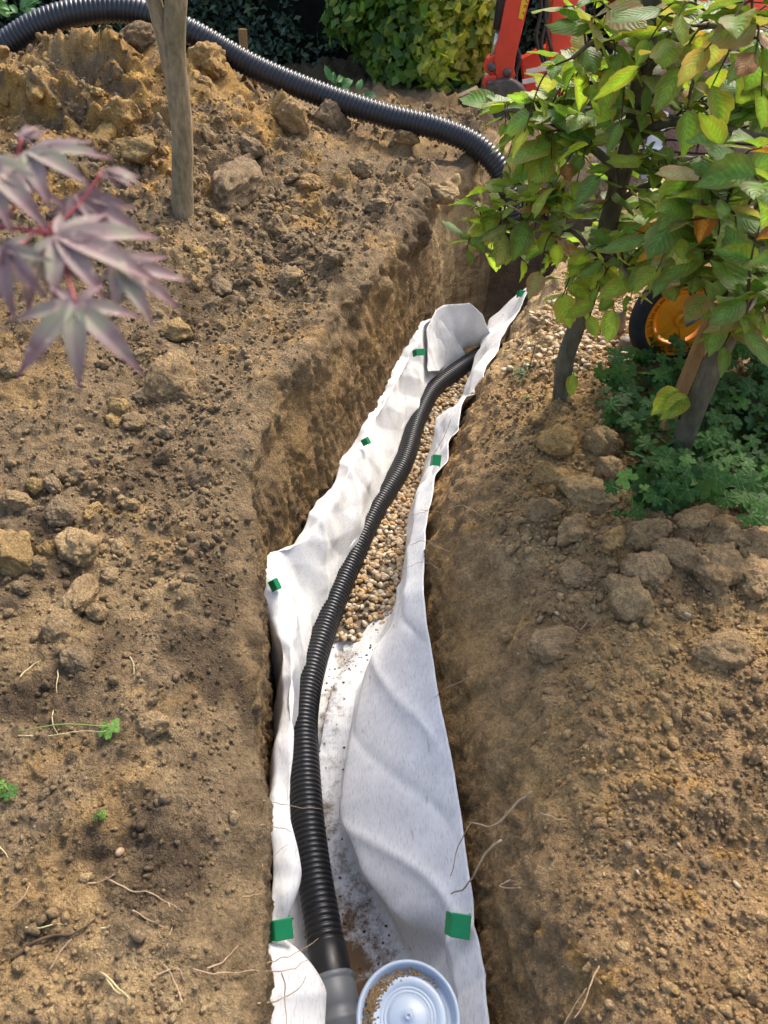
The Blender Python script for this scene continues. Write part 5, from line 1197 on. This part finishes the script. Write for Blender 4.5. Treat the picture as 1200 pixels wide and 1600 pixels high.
M_broad = leaf_material('broad_leaf', [(.05, .13, .04), (.08, .2, .05), (.1, .24, .06)], trans=.25, vein_n=5)
BL = [leaf_mesh('leaf', 1.0, .72, .2, .25, .05, 9, 2, M_broad), leaf_mesh('leaf', 1.0, .55, .3, .35, .05, 9, 2, M_broad)]
def broad_plant(u, v, y_, n_, size, label):
    e = empty('broadleaf_plant', at_y(u, v, y_)); tag(e, label, 'plant', 'broad leaved plants at the back')
    for k in range(n_):
        a_ = random.random() * 6.28; d = Vector((math.cos(a_), math.sin(a_) * .7 - .2, random.uniform(.1, .9))); leaf_at(e, e.location + Vector((math.cos(a_) * size * .5, math.sin(a_) * size * .4, random.uniform(.0, .1))), d, (random.gauss(0, .3), -.7, .8), size * random.uniform(.8, 1.2), (1, 0, 0, 0), 'leaf', [BL] * 4)
broad_plant(525, 150, 6.3, 6, .12, 'broad leaved plant just behind the hose left of the shrub stems')
broad_plant(558, 165, 6.2, 5, .11, 'smaller broad leaved plant behind the hose nearest the shrub stems')
broad_plant(705, 155, 6.9, 9, .16, 'dark broad leaved clump under the shrub beside the pale board')
broad_plant(735, 140, 7.1, 8, .16, 'glossy broad leaved clump left of the excavator bucket')
broad_plant(30, 25, 6.4, 12, .12, 'bright green leafy plant behind the hose at the upper left')
broad_plant(350, 118, 5.9, 4, .08, 'low green plant peeping out below the hose behind the heap')
# small tree whose yellow leaves hang into the top of the photo
# ------------------------------------------------------------------ brick garden wall and white downpipe at the right
M_br = soil_material('brick_clay', False, (.55, .35, .28)); M_mort = simple('mortar', (.75, .67, .57), .9, .2, var=.15)
bw = empty('brick_wall', (1.9, 5.6, 0)); bw.rotation_euler = (0, 0, R(-14)); tag(bw, 'low red brown brick wall behind the beech branches', 'wall')
m_ = MB(); m_.box((1.6, .06, .42), (4.0, .105, .88)); m_.build('mortar_core', M_mort, bw)
bme = bpy.data.meshes.new('brick'); tb = MB(); tb.box((0, 0, 0), (.205, .11, .062)); t_o = tb.build('brick', M_br, bw, False, .004); bme = t_o.data; bpy.data.objects.remove(t_o)
for r_ in range(11):
    for k in range(18):
        o = bpy.data.objects.new('brick', bme); link(o, bw); o.location = (-.28 + k * .217 + (.108 if r_ % 2 else 0), .0 + random.uniform(-.002, .002), .045 + r_ * .075); o.rotation_euler = (0, 0, random.uniform(-.01, .01))
        bv = o.modifiers.new('bevel', 'BEVEL'); bv.width = .005; bv.segments = 1
dp = empty('downpipe', at_y(1020, 235, 5.35)); tag(dp, 'white round plastic pipe standing before the brick wall', 'pipe')
m_ = MB(); m_.lathe([(.05, -.4), (.05, .22), (.044, .23)], (0, 0, 0), 24, None, True); m_.build('tube', M_white, dp, True)
m_ = MB(); m_.lathe([(.05, -.02), (.058, -.015), (.058, .03), (.05, .035)], (0, 0, 0), 24, None, False); m_.build('collar', M_white, dp, True)

# ------------------------------------------------------------------ maple hanging in from the left
M_map, N, L, B = mat('maple_leaf')
uv = N.new('ShaderNodeUVMap'); sp = N.new('ShaderNodeSeparateXYZ'); L.new(uv.outputs[0], sp.inputs[0])
ab = N.new('ShaderNodeMath'); ab.operation = 'ABSOLUTE'; L.new(sp.outputs[0], ab.inputs[0])
pz = geo_pos(N); n_ = noise_node(N, L, 38, 3, .5, pz)
c1 = ramp(N, L, n_.outputs[0], [(.33, (.17, .10, .10)), (.50, (.27, .19, .18)), (.66, (.27, .26, .18))]).outputs[0]
tipr = ramp(N, L, sp.outputs[1], [(.55, (0, 0, 0)), (1, (1, 1, 1))]); c1 = mixc(N, L, mixc(N, L, 1.0, tipr.outputs[0], (.75, .75, .75), 'MULTIPLY'), c1, (.17, .055, .065))
vn = ramp(N, L, ab.outputs[0], [(0, (1, 1, 1)), (.12, (0, 0, 0))]); c1 = mixc(N, L, mixc(N, L, 1.0, vn.outputs[0], (.5, .5, .5), 'MULTIPLY'), c1, (.14, .06, .09))
n5 = noise_node(N, L, 75, 2, .4, pz); sps = ramp(N, L, n5.outputs[0], [(.66, (0, 0, 0)), (.70, (1, 1, 1))]); c1 = mixc(N, L, sps.outputs[0], c1, (.5, .36, .28))
L.new(c1, B.inputs['Base Color']); B.inputs['Roughness'].default_value = .6; B.inputs['Specular IOR Level'].default_value = .3
tr = N.new('ShaderNodeBsdfTranslucent'); L.new(c1, tr.inputs[0]); mx = N.new('ShaderNodeMixShader'); mx.inputs[0].default_value = .25
L.new(B.outputs[0], mx.inputs[1]); L.new(tr.outputs[0], mx.inputs[2]); L.new(mx.outputs[0], N['Material Output'].inputs[0])
def maple_mesh(name, lens, angs, width=.30, droop=.2):
    V = []; F = []; UV = []; off = 0; nl = 10
    for (ln, an) in zip(lens, angs):
        ca, sa = math.cos(an), math.sin(an)
        for i in range(nl + 1):
            v = i / nl; w = width * ln * .5 * (max(0.02, (math.sin(math.pi * min(1, (v * .86 + .14))) ** 1.1)) if i < nl else .01) * (1 - .25 * v)
            for a_ in (-1, -.5, 0, .5, 1):
                x = a_ * w; y_ = v * ln + abs(a_) * .03 * ln * math.sin(v * 30) * (a_ in (-1, 1)); z = abs(a_) * w * .35 - droop * ln * v * v + .0006 * math.sin(an * 7 + v * 5)
                V.append((x * ca - y_ * sa, x * sa + y_ * ca, z - .0005 * abs(an))); UV.append((a_, v))
        F += [tuple(int(q_) + off for q_ in f_) for f_ in grid_faces(nl + 1, 5)]; off += (nl + 1) * 5
    me = bpy.data.meshes.new(name); me.from_pydata(V, [], F); me.update(); me.polygons.foreach_set('use_smooth', np.ones(len(F), bool))
    ul = me.uv_layers.new(name='UVMap'); vi = np.zeros(len(me.loops), np.int32); me.loops.foreach_get('vertex_index', vi); ul.data.foreach_set('uv', np.array(UV, np.float32)[vi].ravel()); me.materials.append(M_map)
    return me
mroot = Vector((-1.05, .55, -.05)); mp_e = empty('maple_tree', mroot); tag(mp_e, 'purple leaved maple reaching in from the left close to the camera', 'tree')
def maple_leaf(u, v, t_, ang, size, tilt=(0, 0), seed=0, spread=1.0):
    rr_ = random.Random(seed); lens = [size * q_ * rr_.uniform(.9, 1.08) for q_ in (1.0, .95, .95, .72, .72, .42, .42)]; angs = [q_ * spread for q_ in (0, .62, -.62, 1.25, -1.25, 2.1, -2.1)]
    me = maple_mesh('leaf', lens, angs, .28, rr_.uniform(.12, .3))
    d2 = RIGHT * math.cos(R(ang)) + UP * math.sin(R(ang)); nrm = (-FWD + RIGHT * tilt[0] + UP * tilt[1]).normalized()
    y_ = (d2 - nrm * d2.dot(nrm)).normalized(); x_ = y_.cross(nrm).normalized(); M_ = Matrix((x_, y_, nrm)).transposed().to_4x4()
    p_ = at_d(u, v, t_); o = bpy.data.objects.new('leaf', me); link(o, mp_e); o.matrix_local = Matrix.Translation(p_ - mroot) @ M_; return p_
twm = [at_d(-260, 330, .62), at_d(-120, 345, .56), at_d(-20, 352, .52), at_d(60, 362, .50), at_d(88, 368, .495)]
specs = [(118, 474, .47, -86, .060, (.15, .35), 1, 1.15), (90, 368, .49, -18, .066, (.2, .5), 2, .95), (46, 236, .52, -38, .062, (-.2, .7), 3, .9), (162, 266, .53, -12, .030, (.1, .9), 4, .55),
         (182, 412, .50, -28, .050, (.3, .4), 5, .8), (-30, 250, .50, -45, .062, (.2, .5), 6, .6), (5, 385, .48, -80, .052, (-.2, .2), 7, .9), (120, 305, .52, -50, .056, (.3, .3), 8, .7), (60, 395, .50, -95, .046, (0, .3), 9, .9), (35, 215, .53, 70, .022, (0, .6), 10, .8)]
for (u, v, t_, an, sz_, tl, sd_, spr) in specs:
    p_ = maple_leaf(u, v, t_, an, sz_, tl, sd_, spr)
    b_ = min((Vector(q_) for q_ in smooth_path(twm, 30)), key=lambda q_: (q_ - p_).length); mb_ = MB(); mb_.tube(smooth_path([b_ - mroot, (b_ + p_) / 2 - mroot + Vector((0, 0, -.004)), p_ - mroot], 10), .0011, 6); mb_.build('petiole', M_redstem, mp_e, True)
mb_ = MB(); mb_.tube(smooth_path([q_ - mroot for q_ in twm], 24), np.linspace(.0028, .0014, 24), 8); mb_.build('twig', M_redstem, mp_e, True)
mb_ = MB(); mb_.tube(smooth_path([(0, 0, 0), (.05, 0, .5), (.02, -.02, 1.0), twm[0] - mroot], 30), np.linspace(.025, .004, 30), 10); mb_.build('trunk', M_barkD, mp_e, True)
